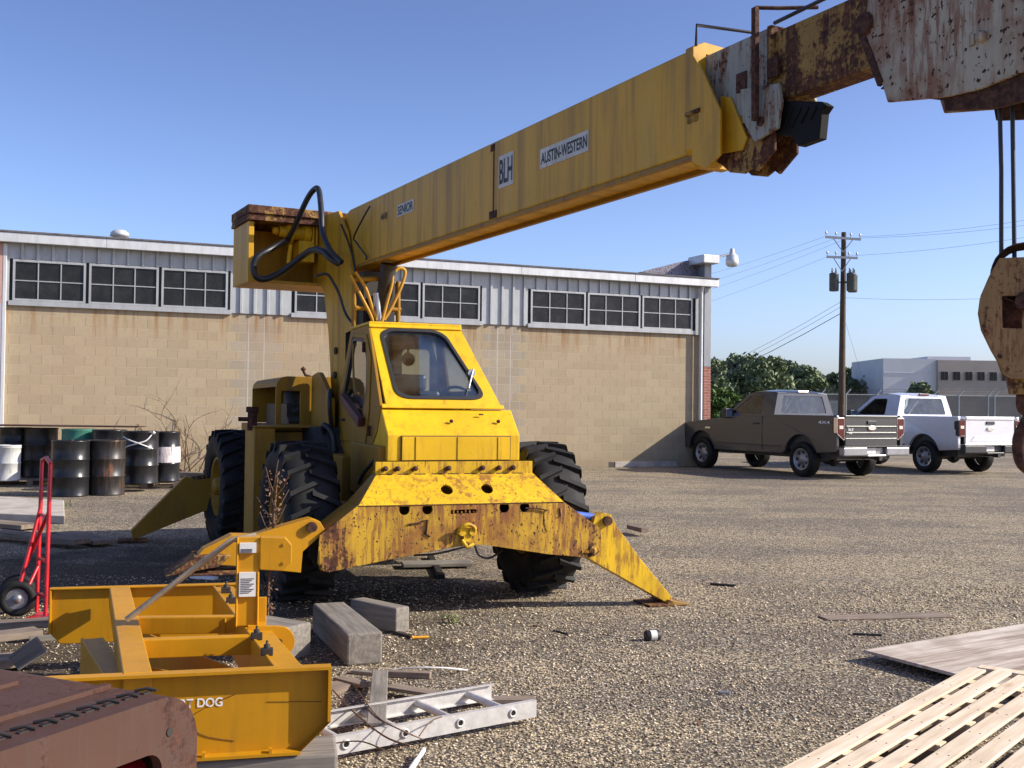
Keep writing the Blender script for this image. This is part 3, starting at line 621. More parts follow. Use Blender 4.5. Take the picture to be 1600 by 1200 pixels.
MB().tube([(-.95, 1.0, .6), (.85, .95, .6)], .1, 12).tube([(-1.05, 4.6, .6), (1.0, 4.5, .6)], .1, 12).lathe([(.12, -.18), (.24, -.1), (.24, .1), (.12, .18)], (-.05, 1.0, .6), 'x').sep('axle', M['dark'], cr)
# --- chassis
pg = [CR.xp(-.5, *p) for p in ((497, 712), (592, 742), (592, 800), (575, 838), (520, 810), (500, 790))]
ch = MB().bx(-.48, .48, .38, 5.2, .62, 1.02).bx(-.5, .5, .31, 2.2, .92, 1.12).bx(-.42, .42, .36, .62, .5, .62)
ch.obj('chassis', M['yel_body'], cr, .01)
MB().bx(-.62, -.49, 1.35, 2.2, .72, 1.08).bx(-.56, -.49, .35, 1.35, .8, 1.2).obj('side_skirt', M['yel_body'], cr, .01)
MB().bx(-.45, .45, .45, 5.1, .5, .615).tube([(0, .6, .58), (.02, 4.6, .5)], .06).bx(-.3, .1, 1.9, 2.8, .4, .5).obj('underbody', M['dark'], cr)
# --- fuel tank and step between the wheels
tk = MB().bx(-1.22, -1.04, 2.2, 2.9, .27, 1.285).bx(-1.04, -.62, 2.42, 2.9, .95, 1.25).bx(-1.22, -.6, 2.2, 2.9, 1.288, 1.305)
tk.obj('fuel_tank', M['yel_body'], cr, .01)
fx_, fz_ = CR.yp(2.4, 394, 668); MB().tube([(fx_, 2.4, 1.26), (fx_, 2.4, 1.42)], .042).tube([(fx_, 2.4, 1.42), (fx_, 2.4, 1.47)], .055).tube([(fx_-.12, 2.4, 1.36), (fx_, 2.4, 1.36)], .02).obj('filler_neck', M['rust'], cr)
MB().bx(-1.0, -.5, 2.95, 5.3, .9, 1.28).bx(-.5, .98, 2.3, 5.3, 1.03, 1.28).bx(.5, 1.02, 2.3, 3.6, .5, 1.27).obj('deck', M['yel_body'], cr, .008)
# --- engine hood with arched front opening
def arch(x0, x1, z0, z1, r=.14): return [(x0, z0), (x1, z0)]+[(x1, z1-r)]+[(x1-r+r*math.cos(a), z1-r+r*math.sin(a)) for a in (rad(30), rad(60), rad(90))]+[(x0+r+r*math.cos(a), z1-r+r*math.sin(a)) for a in (rad(90), rad(120), rad(150))]+[(x0, z1-r)]
hd = MB().prism(arch(-.93, .35, 1.29, 1.76, .1), 3.02, 3.06, XZ, [[(-.88, 1.31), (-.88, 1.62), (-.70, 1.62), (-.70, 1.31)], [(-.55, 1.31), (-.55, 1.62), (.2, 1.62), (.2, 1.31)]])
outer = arch(-.93, .35, 1.29, 1.76, .1)[1:]; n_ = len(outer)
hd.add([(x, 3.06, z) for x, z in outer]+[(x, 4.9, z) for x, z in outer], [(i, i+1, n_+i+1, n_+i) for i in range(n_-1)], False)
hd.prism(arch(-.93, .35, 1.29, 1.76, .1), 4.9, 4.92, XZ)
hd.obj('engine_hood', M['yel_body'], cr, .006)
hx = MB().prism(roundpoly([(2.0, 1.27), (3.0, 1.27), (3.0, 1.77), (2.62, 1.80), (2.0, 1.55)], .08), -.60, -.56, YZ); hx.obj('hood_side_panel', M['yel_body'], cr, .004)
en = MB().bx(-.8, .2, 3.2, 4.7, 1.28, 1.5).bx(-.5, .1, 2.0, 3.0, 1.28, 1.5).tube([(-.75, 3.15, 1.42), (-.6, 3.15, 1.5), (-.45, 3.15, 1.40), (-.2, 3.2, 1.48)], .04).tube([(-.8, 3.12, 1.33), (-.3, 3.12, 1.38)], .05).lathe([(.1, 0), (.1, .16), (.06, .2), (0, .2)], (-.7, 3.4, 1.45))
en.obj('engine', M['dark'], cr); 
hx_, _ = CR.yp(3.2, 474, 578); MB().tube([(hx_+.1, 3.2, 1.755), (hx_+.02, 3.2, 1.78), (hx_, 3.2, 1.82)], .014).lathe([(0, -.03), (.03, 0), (0, .03)], (hx_, 3.2, 1.835), n=10).obj('hood_knob', M['rust'], cr)
MB().tube(smoothpts([(-.6, 1.95, 1.3), (-.63, 1.9, 1.5), (-.6, 2.0, 1.62), (-.55, 2.1, 1.45), (-.56, 2.05, 1.2)]), .02).tube(smoothpts([(-.62, 2.1, 1.2), (-.66, 2.0, 1.32), (-.6, 1.9, 1.25), (-.58, 1.88, 1.1)]), .025).obj('hose', M['black'], cr)
# --- outrigger beam
lo_ = [(-1.0, .365), (-.965, .36), (-.55, .43), (-.13, .497), (.08, .512), (.16, .507), (.64, .425), (.93, .392), (1.0, .395), (1.045, .43), (1.06, .5), (1.05, .60), (.76, .80), (-.775, .807), (-1.035, .61), (-1.045, .42)]
holes = [circ(x, .772, .038) for x in (-.447, -.281, .291, .448)]+[[(-.11, .735), (.08, .738), (.08, .765), (-.11, .762)]]
bm_ = MB().prism(lo_, 0, .018, XZ, holes)
ob = bm_.obj('outrigger_beam', M['yel_beam'], cr, .003)
q = MB()     # sloped upper plate with two oval holes
def SL(a, t, o_): # a along x, t up the slope 0..1
    return (a, .0+.25*t+.0*o_, .803+.2*t)
s_out = [(-.772, 0), (.755, 0), (.60, 1), (-.592, 1)]
hol = [circ(-.107, .47, .044, rz=.16), circ(.198, .48, .044, rz=.16)]
q.prism(s_out, 0, 1, lambda a, b, t: (a, .25*b+.010*t, .805+.2*b-.012*t), hol)
q.bx(-.60, .60, .25, .262, 1.003, 1.092); q.obj('upper_plate', M['yel_front'], ob, .002)
for k in range(9): MB().bx(-.56+k*.125, -.56+k*.125+.08, .243, .2495, .999, 1.006).obj('stitch_weld', M['rust'], ob)
MB().bx(-.77, .75, -.003, -.0005, .800, .806).obj('edge_seam', M['rust'], ob)
MB().prism(lo_, .38, .40, XZ).prism([(-.77, .803), (.755, .80), (.6, 1.0), (-.59, 1.0)], .385, .40, XZ).obj('rear_plate', M['dark'], ob)
bt = MB(); low = lo_[1:9]; n_ = len(low)
bt.add([(x, .018, z+.004) for x, z in low]+[(x, .38, z+.004) for x, z in low], [(i, i+1, n_+i+1, n_+i) for i in range(n_-1)])
for a, c_ in ((12, 13), (11, 12)): pass
bt.add([(-1.035, .018, .61), (-.775, .018, .803), (-.775, .38, .803), (-1.035, .38, .61)], [(0, 1, 2, 3)]); bt.add([(1.05, .018, .6), (.76, .018, .797), (.76, .38, .797), (1.05, .38, .6)], [(0, 1, 2, 3)])
bt.add([(-.772, .0, .803), (-.592, .25, 1.0), (-.592, .38, 1.0), (-.772, .38, .803)], [(0, 1, 2, 3)]); bt.add([(.755, .0, .803), (.60, .25, 1.0), (.60, .38, 1.0), (.755, .38, .803)], [(0, 1, 2, 3)])
bt.bx(-.595, .60, .262, .38, 1.0, 1.02)
bt.obj('bottom_plate', M['yel_body'], ob)
bl = MB()
for x in (-.44, -.31, -.06, .20, .33, -.53, .44):
    bl.lathe([(.017, .245), (.02, .222), (.012, .215), (0, .214)], (x, 0, 1.045), 'y', 8); bl.tube([(x-.03, .235, 1.035), (x-.012, .225, 1.03)], .01, 6)
bl.sep('bolt', M['rust'], ob)
hk = MB().tube(smoothpts([(-.055, -.02, .60), (-.05, -.05, .64), (0, -.06, .665), (.05, -.05, .64), (.055, -.02, .60)]), .014).lathe([(.028, -.045), (.028, 0)], (-.035, 0, .61), 'y', 12).lathe([(.028, -.045), (.028, 0)], (.045, 0, .61), 'y', 12).bx(-.02, .03, -.03, 0, .54, .66).tube([(-.03, -.02, .55), (.0, -.05, .50), (.05, -.03, .52)], .014)
hk.obj('tow_hook', M['yel_front'], ob)
pn = MB()
for x, z in ((-1.0, .395), (.985, .44)): pn.lathe([(.033, .0), (.033, -.012), (.02, -.016), (0, -.016)], (x, 0, z), 'y', 14)
pn.bx(.90, 1.0, -.012, 0, .425, .445)
# raised weld marks and reinforcing pads
pn.prism(roundpoly([(-1.03, .37), (-.93, .385), (-.9, .44), (-.94, .5), (-1.035, .505)], .02), -.006, 0, XZ)
pn.prism(roundpoly([(.62, .59), (.655, .6), (.68, .70), (.66, .765), (.60, .75), (.6, .66)], .02), -.005, 0, XZ)
pn.sep('pivot_pad', M['yel_beam'], ob)
MB().tube(smoothpts([(.45, -.012, .765), (.55, -.012, .76), (.62, -.012, .745)]), .006, 6).tube([(.72, -.004, .76), (.73, -.004, .70), (.70, -.004, .69)], .004, 5).tube([(-.32, -.006, .69), (-.28, -.006, .70), (-.29, -.006, .60), (-.26, -.006, .58)], .006, 5).tube([(-.42, -.006, .67), (-.33, -.006, .68)], .006, 5).sep('weld_bead', M['rust'], ob)
MB().tube(smoothpts([(-.35, .1, .44), (-.2, .03, .455), (0, .0, .50), (.06, -.01, .515), (.12, .05, .43), (.22, .1, .40), (.35, .2, .44)]), .008, 6).obj('hanging_hose', M['black'], cr)
# --- legs
def leg(poly, y0, y1, mirror=False, name='outrigger_leg', mat='yel_front', foot=None, rel=None):
    b = MB()
    b.prism(poly, y0, y0+.012, XZ); b.prism(poly, y1-.012, y1, XZ)
    n = len(poly)
    for i in range(n):
        a = Vector(poly[i]); c = Vector(poly[(i+1) % n])
        b.add([(a.x, y0+.012, a.y), (c.x, y0+.012, c.y), (c.x, y1-.012, c.y), (a.x, y1-.012, a.y)], [(0, 1, 2, 3)])
    o = b.obj(name, M[mat], cr, .003)
    return o
R1 = leg([(.93, .40), (1.02, .69), (1.09, .715), (1.15, .70), (1.20, .61), (1.40, .36), (1.66, .07), (1.68, .02), (1.62, .02)], .03, .17)
MB().prism([(1.45, .015), (1.60, .02), (1.63, .045), (1.79, .012), (1.79, .003), (1.45, .003)], -.03, .26, XZ).obj('foot_pad', M['rust_yel'], R1, .004)
MB().lathe([(.035, .0), (.035, .19), (0, .19)], (1.115, 0, .655), 'y', 14).obj('pin', M['rust'], R1)
MB().tube([(.86, .1, .70), (1.04, .1, .675)], .03).obj('hydraulic_rod', M['cyl'], R1)
pl = [CR.yp(.03, *p) for p in ((508, 828), (500, 815), (486, 810), (470, 814), (397, 836), (362, 836), (318, 858), (305, 872), (320, 882), (362, 884), (410, 889), (470, 895), (473, 862), (500, 838))]
L1 = leg(pl, .03, .17, mat='yel_tool'); 
MB().lathe([(.035, .0), (.035, .19), (0, .19)], (*[0, 0], 0), 'y', 14).tube([(-.09, .1, -.03), (.02, .1, 0)], .03).obj('pin', M['rust'], L1, 0, (CR.yp(.0, 488, 824)[0], 0, CR.yp(0, 488, 824)[1]))
fl = CR.yp(.0, 315, 890); MB().prism([(-2.03, fl[1]-.03), (-1.7, fl[1]+.02), (-1.62, fl[1]+.09), (-1.72, fl[1]+.1), (-1.85, fl[1]+.09), (-2.0, fl[1]-.015)], -.05, .25, XZ).bx(-1.95, -1.45, -.05, .25, fl[1]-.035, fl[1]-.02).obj('foot_pad', M['rust_yel'], L1, .004)
R3 = MB().bx(-1.3, 1.3, 4.98, 5.3, .42, .78).obj('rear_outrigger_beam', M['yel_body'], cr, .01)
leg([(-2.17, .125), (-2.15, .03), (-1.95, .11), (-1.45, .31), (-1.25, .36), (-1.15, .7), (-1.5, .66), (-1.62, .70)], 4.9, 5.08, mat='yel_body'); leg([(2.17, .125), (2.15, .03), (1.95, .11), (1.45, .31), (1.25, .36), (1.15, .7), (1.5, .66), (1.62, .70)], 4.9, 5.08, mat='yel_body')
MB().bx(-2.3, -2.0, 4.85, 5.13, .004, .03).bx(2.0, 2.3, 4.85, 5.13, .004, .03).tube([(-1.55, 5.0, .66), (-1.25, 5.0, .72)], .03).sep('foot_pad', M['rust_yel'], R3)
# --- cab
lowc = MB().prism([(.30, 1.092), (.30, 1.285), (.5, 1.47), (1.75, 1.47), (1.75, 1.092)], -.505, .515, YZ)
lowc.obj('cab_base', M['yel_clean'], cr, .008)
MB().bx(-.398, .432, .285, .298, 1.10, 1.272).obj('access_panel', M['yel_clean'], cr, .003)
MB().bx(-.404, .438, .290, .2985, 1.094, 1.278).obj('panel_gasket', M['seal'], cr)
MB().bx(-.3985+.10, -.3985+.103, .281, .286, 1.1, 1.27).bx(.02, .022, .281, .286, 1.1, 1.27).bx(.335, .337, .281, .286, 1.1, 1.27).sep('panel_seam', M['rust'], cr)
bb3 = MB()
for x in (-.0, .37): bb3.lathe([(.014, .385), (.014, .372), (0, .37)], (x, 0, 1.385), 'y', 8)
bb3.bx(.23, .265, .42, .43, 1.43, 1.442); bb3.sep('hood_bolt', M['rust'], cr)
# windshield frame: plane from y=.5,z=1.49 to y=.95,z=2.12
def WS(a, t, o_=0): return (a, .5+.45*t+o_*.81, 1.49+.63*t-o_*.58)
wo_ = [(-.468, 0), (.44, 0), (.235, 1), (-.50, 1)]
wi_ = roundpoly([(-.415, .96), (.075, .96), (.155, .82), (.305, .20), (.27, .09), (-.38, .09), (-.40, .2)], .07)
wi_ = roundpoly([(-.425, .95), (.08, .95), (.325, .10), (-.375, .10)], .13, 6)
def ins(poly, k):
    cx = sum(p[0] for p in poly)/len(poly); cz = sum(p[1] for p in poly)/len(poly); return [(cx+(p[0]-cx)*(1-k), cz+(p[1]-cz)*(1-k)) for p in poly]
wf = MB().prism(wo_, 0, 1, lambda a, b, t: WS(a, b, .03*t), [wi_]).prism([(-.505, -.025), (.455, -.025), (.45, .02), (-.50, .02)], 0, 1, lambda a, b, t: WS(a, b, -.012+.012*t)).prism([(-.51, .965), (.24, .965), (.245, 1.01), (-.51, 1.01)], 0, 1, lambda a, b, t: WS(a, b, -.015+.014*t))
wfo = wf.obj('windshield_frame', M['yel_clean'], cr, .004)
MB().prism(ins(wi_, -.03), 0, 1, lambda a, b, t: WS(a, b, -.008+.04*t), [ins(wi_, .05)]).obj('window_seal', M['seal'], wfo)
MB().prism(ins(wi_, .02), 0, 1, lambda a, b, t: WS(a, b, .012+.006*t)).obj('windshield', M['glass'], wfo)
MB().tube([WS(.26, .44, -.03), WS(.19, .20, -.03)], .009, 8).lathe([(.03, -.03), (.035, .01), (0, .02)], WS(.245, .42, 0), 'y', 10).obj('wiper', M['steel'], wfo)
# cab sides, roof and back
side_o = [(.5, 1.475), (.95, 2.12), (1.55, 2.12), (1.72, 1.98), (1.78, 1.475)]
side_o2 = [(.30, 1.092), (.5, 1.475), (1.78, 1.475), (1.78, 1.092)]
win_s = roundpoly([CR.xp(-.5, *p) for p in ((555, 530), (572, 532), (577, 560), (576, 610), (568, 655), (540, 617))], .05, 4)
door = [CR.xp(-.5, *p) for p in ((553, 522), (576, 524), (583, 560), (580, 640), (574, 692), (527, 684), (531, 625))]
cs = MB().prism([(.5, 1.475), (.95, 2.12), (1.62, 2.12), (2.05, 1.6), (2.1, 1.1), (.9, 1.1), (.6, 1.3)], -.512, -.49, YZ, [win_s])
cso = cs.obj('cab_side', M['yel_body'], cr, .003)
MB().prism(ins(win_s, -.05), -.52, -.485, YZ, [ins(win_s, .05)]).obj('window_seal', M['seal'], cso)
MB().prism(ins(win_s, .01), -.505, -.499, YZ).obj('side_window', M['glass'], cso)
dr = [(a*1.0, b) for a, b in door]; MB().prism(ins(dr, -.02), -.522, -.513, YZ, [ins(win_s, -.07)]).obj('door', M['yel_body'], cso, .003)
a1 = CR.xp(-.56, 535, 622); a2 = CR.xp(-.56, 563, 660); MB().beam((-.555, a1[0], a1[1]), (-.555, a2[0], a2[1]), .05, .075).beam((-.53, a1[0]+.2, a1[1]+.02), (-.56, a1[0]+.05, a1[1]), .02, .02).obj('arm_rest', M['maroon'], cso, .008)
MB().prism([(.5, 1.475), (.95, 2.12), (1.62, 2.12), (1.95, 1.475)], .30, .32, lambda a, b, t: (t+.15*(2.12-b)/.645-.08, a, b), [[(.95, 1.62), (1.05, 2.0), (1.5, 2.0), (1.6, 1.62)]]).obj('cab_right_side', M['yel_body'], cr)
MB().add([(-.512, .94, 2.125), (.245, .94, 2.125), (.245, 1.62, 2.125), (-.512, 1.62, 2.125), (-.512, .94, 2.15), (.245, .94, 2.15), (.245, 1.62, 2.15), (-.512, 1.62, 2.15)], [(0, 1, 2, 3), (4, 5, 6, 7), (0, 1, 5, 4), (1, 2, 6, 5), (2, 3, 7, 6), (3, 0, 4, 7)]).obj('cab_roof', M['yel_clean'], cr, .01)
cb0 = CR.yp(1.85, 628, 545); cb1 = CR.yp(1.85, 671, 619)
bw_ = roundpoly([(cb0[0], cb1[1]), (cb1[0], cb1[1]), (cb1[0], cb0[1]), (cb0[0], cb0[1])], .05)
MB().prism([(-.51, 1.1), (.42, 1.1), (.42, 1.475), (.24, 2.11), (-.51, 2.11)], 1.84, 1.86, XZ, [bw_]).obj('cab_back', M['dark'], cr)
MB().add([(-.51, 1.6, 2.12), (.24, 1.6, 2.12), (.24, 1.85, 2.11), (-.51, 1.85, 2.11)], [(0, 1, 2, 3)]).bx(-.45, .4, .6, 1.8, 1.48, 1.50).obj('cab_liner', M['dark'], cr)
vx_ = CR.yp(1.75, 639, 561); MB().lathe([(.052, 0), (.06, .02), (.045, .03), (.03, .01)], (vx_[0], 1.75, vx_[1]), 'y', 18).tube([(vx_[0], 1.77, vx_[1]+.05), (vx_[0], 1.8, 2.1)], .01, 6).obj('cab_fan', M['dark'], cr)
M['oily'] = plain('oily_black_steel', (.008, .008, .008), .7, 0, spec=.2)
st = MB().bx(-.22, .14, 1.15, 1.55, 1.5, 1.62).bx(-.20, .12, 1.5, 1.6, 1.62, 1.76); st.obj('seat', M['black'], cr, .03)
sw = MB(); sx_, sz_ = CR.yp(.95, 715, 618)
sw.tube([(sx_+.13*math.cos(a), .95+.07*math.sin(a), sz_-.03+.10*math.sin(a)) for a in [i*2*math.pi/20 for i in range(21)]], .012, 8).tube([(sx_, .95, sz_-.03), (sx_, .85, 1.48)], .02); sw.obj('steering_wheel', M['black'], cr)
gh = MB().tube(smoothpts([(-.53, 1.30, 1.98), (-.56, 1.28, 1.95), (-.57, 1.15, 1.62), (-.53, 1.13, 1.58)]), .009, 8); gh.obj('grab_handle', M['yel_body'], cso)
for z in (1.30, 1.95): MB().lathe([(.014, -.04), (.014, .04)], (-.53, .80 if z < 1.5 else 1.02, z), 'z', 8).obj('door_hinge', M['rust'], cso)
MB().bx(-.545, -.525, 1.75, 1.85, 1.36, 1.38).obj('door_latch', M['dark'], cso, .003)
hs = MB()
for k, pts in enumerate(([(-.52, .45, 1.15), (-.60, .6, 1.0), (-.58, .9, .9), (-.5, 1.2, 1.0)], [(-.5, .5, 1.0), (-.57, .75, .82), (-.55, 1.2, .74), (-.48, 1.6, .8)], [(-.5, 1.9, 1.1), (-.62, 2.0, .95), (-.6, 2.2, .8), (-.48, 2.4, .85)], [(.1, 1.9, 1.3), (-.15, 2.0, 1.7), (-.25, 2.2, 1.5), (-.2, 2.4, 1.3)])): hs.tube(smoothpts(pts), .014, 8)
hs.sep('hydraulic_hose', M['black'], cr)
for k in range(6): MB().bx(-.095+k*.03, -.085+k*.03, -.004, .006, .738+.004*(k % 2), .762-.005*(k % 3)).obj('slot_bar', M['yel_beam'], ob)
# --- mast (turret) in boom frame
mp_ = [(-1.265, 3.25), (-.93, 3.29), (-.5, 3.27), (-.27, 3.05), (-.16, 2.8), (-.11, 2.68), (-.036, 2.18), (.0, 1.567), (.02, 1.1), (-.62, 1.1), (-.609, 1.569), (-.733, 2.166), (-.90, 2.58), (-.98, 2.62), (-1.256, 2.66)]
ms = MB().prism(mp_, -.045, -.015, XZ).prism(mp_, .285, .315, XZ)
mo = bpart(ms, 'mast', M['yel_boom'])
bpart(MB().bx(-.62, -.1, -.015, .285, 1.1, 2.3).bx(-.70, -.66, -.015, .285, 1.3, 2.5), 'mast_web', M['dark'], mo)
MB().lathe([(.5, 1.03), (.5, 1.12), (.42, 1.14), (.42, 1.3), (0, 1.3)], (BXL[0]+.0, BXL[1]+.35, 0), n=32).obj('slewing_ring', M['dark'], cr)
rv = MB()
for px, py in ((525, 548), (524, 586)): a = BM.yp(-.05, px, py); rv.lathe([(.035, -.06), (.03, -.045), (0, -.062)], (a[0], 0, a[1]), 'y', 10)
bsep(rv, 'mast_bolt', M['rust'], mo)
# counterweight winch housing behind the mast, open to the front
HB = -1.0; def_c = lambda px, py, b=HB: BM.loc(onplane((BM.o[0]+BM.X[0]*b, BM.o[1]+BM.X[1]*b), BM.X, px, py))
cl = def_c(388, 400)[1]; zt = def_c(395, 345)[2]; zb_ = def_c(388, 440)[2]; zt2 = def_c(398, 321)[2]; crr = .42
hb = MB().bx(HB-.55, HB, cl, cl+.05, zb_, zt).bx(HB-.6, HB-.55, cl, crr, zb_, zt).bx(HB-.55, HB-.02, cl+.05, crr, zb_, zb_+.03).bx(HB-.55, HB, crr-.05, crr, zb_+.03, zt)
ho = bpart(hb, 'winch_housing', M['yel_boom'])
bpart(MB().bx(HB-.62, HB+.05, cl-.02, crr+.02, zt+.003, zt+.035).bx(HB-.62, HB+.03, cl-.015, crr+.02, zt+.038, zt+.065).bx(HB-.62, HB+.05, cl-.02, crr+.02, zt+.068, zt2), 'counterweight', M['rust_yel'], ho)
mm_ = def_c(468, 365, HB-.15); wz = mm_[2]; wc = mm_[1]
wn = MB().lathe([(.05, -.2), (.06, -.14), (.12, -.13), (.125, -.08), (.075, -.07), (.075, .02), (.11, .03), (.11, .09), (.06, .10), (.06, .2)], (HB-.15, wc, wz+.01), 'y', 20).bx(HB-.25, HB-.05, wc-.03, wc+.12, wz-.28, wz-.08)
for k in range(4): wn.bx(HB-.22, HB-.05, wc+.1+k*.035, wc+.115+k*.035, wz-.12, wz+.12)
wn.lathe([(.03, -.26), (.045, -.22), (.02, -.2)], (HB-.15, wc, wz+.01), 'y', 10).tube([(HB-.1, wc-.1, wz-.12), (HB-.1, wc-.12, wz-.3)], .02)
bpart(wn, 'winch_motor', M['yel_clean'], ho)
bpart(MB().bx(HB-.5, HB-.1, wc+.25, crr-.06, zb_+.05, wz-.02).tube([(HB-.2, wc+.2, wz-.1), (HB-.2, crr-.1, wz-.1)], .1), 'winch_drum', M['rust'], ho)
def hose(pts, r, b=HB+.08, name='hose', k=6):
    P_ = []
    for p in pts:
        bq = p[2] if len(p) > 2 else b; q = BM.loc(onplane((BM.o[0]+BM.X[0]*bq, BM.o[1]+BM.X[1]*bq), BM.X, p[0], p[1])); P_.append((bq, q[1], q[2]))
    return bpart(MB().tube(smoothpts(P_, k), r, 10), name, M['black'], None, 0)
hose([(447, 378, -1.05), (460, 355, -.9), (478, 315, -.7), (490, 297, -.6), (498, 297, -.5), (502, 330, -.3), (504, 362, -.2), (514, 388, -.1), (525, 402, -.05), (534, 410, .0)], .026)
hose([(450, 375, -1.05), (425, 388, -.85), (404, 400, -.8), (396, 415, -.8), (400, 432, -.8), (415, 436, -.8), (440, 425, -.75), (470, 402, -.6), (488, 391, -.4), (505, 393, -.2), (518, 405, -.1), (530, 412, -.05)], .03)
hose([(533, 350, .02), (543, 375, .02), (551, 400, .02), (555, 425, .05)], .010)
hose([(492, 432, .0), (510, 428, .0), (520, 440, .02), (530, 460, .05), (540, 490, .1), (552, 506, .2), (560, 512, .3)], .012)
hose([(578, 322, .32), (565, 345, .2), (553, 370, .02), (556, 378, .05), (572, 400, .2), (571, 406, .2)], .008)
# lift cylinder, guard frame and pipes ahead of the mast
def bq(px, py, b): q = BM.loc(onplane((BM.o[0]+BM.X[0]*b, BM.o[1]+BM.X[1]*b), BM.X, px, py)); return (b, q[1], q[2])
gf = MB()
for a, c_ in (((553, 440), (553, 512)), ((622, 440), (622, 512)), ((553, 481), (626, 484)), ((553, 437), (603, 435))): gf.tube([bq(*a, .25), bq(*c_, .25)], .022, 8)
bpart(gf, 'guard_frame', M['yel_body'], None, 0)
pp = MB()
for k, pts in enumerate(([(555, 425), (572, 452), (584, 490), (590, 505)], [(547, 430), (560, 455), (578, 490), (584, 507)], [(617, 424), (624, 419), (633, 424), (628, 445), (612, 480), (600, 500)], [(612, 418), (613, 440), (604, 475), (596, 505)])):
    pp.tube(smoothpts([bq(*p, .3+.02*k) for p in pts], 5), .015, 8)
bsep(pp, 'hydraulic_pipe', M['yel_boom'])
bpart(MB().bx(-.08, .12, -.01, .28, 1.9, 2.66).tube([(0, .13, 1.7), (.35, .13, 2.7)], .07).bx(-.1, .3, .0, .27, 2.0, 2.15), 'lift_cylinder', M['dark'], None)
bpart(MB().tube([bq(588, 458, .27), bq(592, 505, .27)], .03), 'cylinder_rod', M['steel'], None, 0)
# --- boom
W_ = .26
def rbox(x0, x1, y0, y1, z0, z1): return MB().bx(x0, x1, y0, y1, z0, z1)
base = MB(); zt_, zb0 = 3.255, 2.735
base.prism([(-.55, zb0+.02), (-.25, zb0-.02), (0, zb0), (4.78, zb0), (4.78, zt_), (-.3, zt_), (-.5, zt_-.05)], 0, W_, XZ)
bo = bpart(base, 'boom_base_section', M['yel_boom'], None, .012)
bpart(MB().bx(2.605, 2.613, -.004, 0, zb0+.02, zt_-.02).bx(2.55, 2.66, -.003, 0, zb0+.01, zb0+.06).bx(2.56, 2.62, -.003, 0, zt_-.06, zt_-.015), 'weld_seam', M['rust'], bo, 0)
bpart(MB().bx(-.2, 4.78, .0, .03, zb0-.025, zb0-.001).bx(-.2, 4.78, W_-.03, W_, zb0-.025, zb0-.001), 'bottom_rail', M['yel_body'], bo, 0)
# front collar, octagonal
col_o = [(-.02, zb0+.02), (.05, zb0-.06), (W_-.05, zb0-.06), (W_+.02, zb0+.02), (W_+.02, zt_-.14), (W_-.06, zt_+.02), (.05, zt_+.03), (-.02, zt_)]
col_i = [(.06, zb0+.1), (.06, zt_-.03), (W_-.06, zt_-.03), (W_-.06, zb0+.1)]
cq = MB().prism(col_o, 4.74, 4.80, lambda a, b, t: (t, a, b), [col_i]); co_ = bpart(cq, 'collar', M['yel_boom'], bo, .004)
bpart(MB().tube([bq(1072, 98, 4.8)[:1]+(.0, 3.26), (4.8, .0, 3.36), (4.86, W_+.1, 3.36), (4.9, W_+.1, 3.2)], .008, 6), 'rope_guide', M['dark'], bo, 0)
bpart(MB().lathe([(.012, -.03), (.012, 0)], (4.76, 0, 2.93), 'y', 8).tube([(4.76, -.02, 2.93), (4.86, -.02, 2.93)], .012, 8).prism(roundpoly([(4.76, 2.88), (4.85, 2.88), (4.85, 2.92), (4.76, 2.92)], .01), -.02, 0, XZ), 'latch', M['rust_yel'], bo, 0)
pk = [BM.yp(-.012, *p) for p in ((1083, 84), (1100, 112), (1127, 172), (1127, 242), (1105, 264), (1083, 254))]
bpart(MB().prism(pk, -.02, -.008, XZ), 'front_flare_plate', M['yel_boom'], bo, .002)
a = BM.yp(-.02, 1083, 90); c_ = BM.yp(-.02, 1083, 250); bpart(MB().tube([(a[0], -.008, a[1]), (c_[0], -.008, c_[1])], .006, 6), 'rust_seam', M['rust'], bo, 0)
pk = [BM.yp(.05, *p) for p in ((1127, 150), (1142, 152), (1168, 215), (1160, 235), (1127, 240))]
bpart(MB().prism(pk, .045, .056, XZ), 'inner_wear_plate', M['yel_boom'], bo, .002)
# second section
z2t, z2b = 3.20, 2.88
s2 = rbox(4.3, 5.26, .06, W_-.04, z2b-.02, z2t+.02); so_ = bpart(s2, 'boom_middle_section', M['grey_rust'], None, .006)
pg = [BM.yp(.05, *p) for p in ((1118, 84), (1172, 57), (1178, 185), (1172, 215), (1158, 190), (1140, 150), (1125, 110))]
pl2 = [BM.yp(.035, *p) for p in ((1158, 140), (1218, 130), (1222, 160), (1216, 200), (1180, 222), (1162, 188))]
bpart(MB().prism(pl2, .03, .045, XZ).prism(pl2, W_-.03, W_-.015, XZ), 'sheave_bracket', M['grey_rust'], so_, .002)
q = MB()
for c_ in ((1189, 190),): a = BM.yp(.03, *c_); q.lathe([(.022, .022), (.022, .034), (0, .034)], (a[0], 0, a[1]), 'y', 14)
for c_ in ((1157, 128), (1206, 105)): a = BM.yp(.05, *c_); q.bx(a[0]-.035, a[0]+.035, .05, .06, a[1]-.045, a[1]+.045)
bsep(q, 'rusty_pad', M['rust'], so_, .003)
a0, a1_, a2_, a3_ = BM.yp(.0, 1180, 188), BM.yp(.0, 1180, 12), BM.yp(.0, 1187, 10), BM.yp(.0, 1256, 26)
bpart(MB().beam((a0[0], .0, a0[1]), (a1_[0], .0, a1_[1]), .022, .028).tube([(a1_[0], .0, a1_[1]), (a1_[0]+.05, .1, a1_[1]), (a1_[0]+.12, .26, a1_[1]+.01)], .009, 6), 'rope_guard', M['rust'], so_, 0)
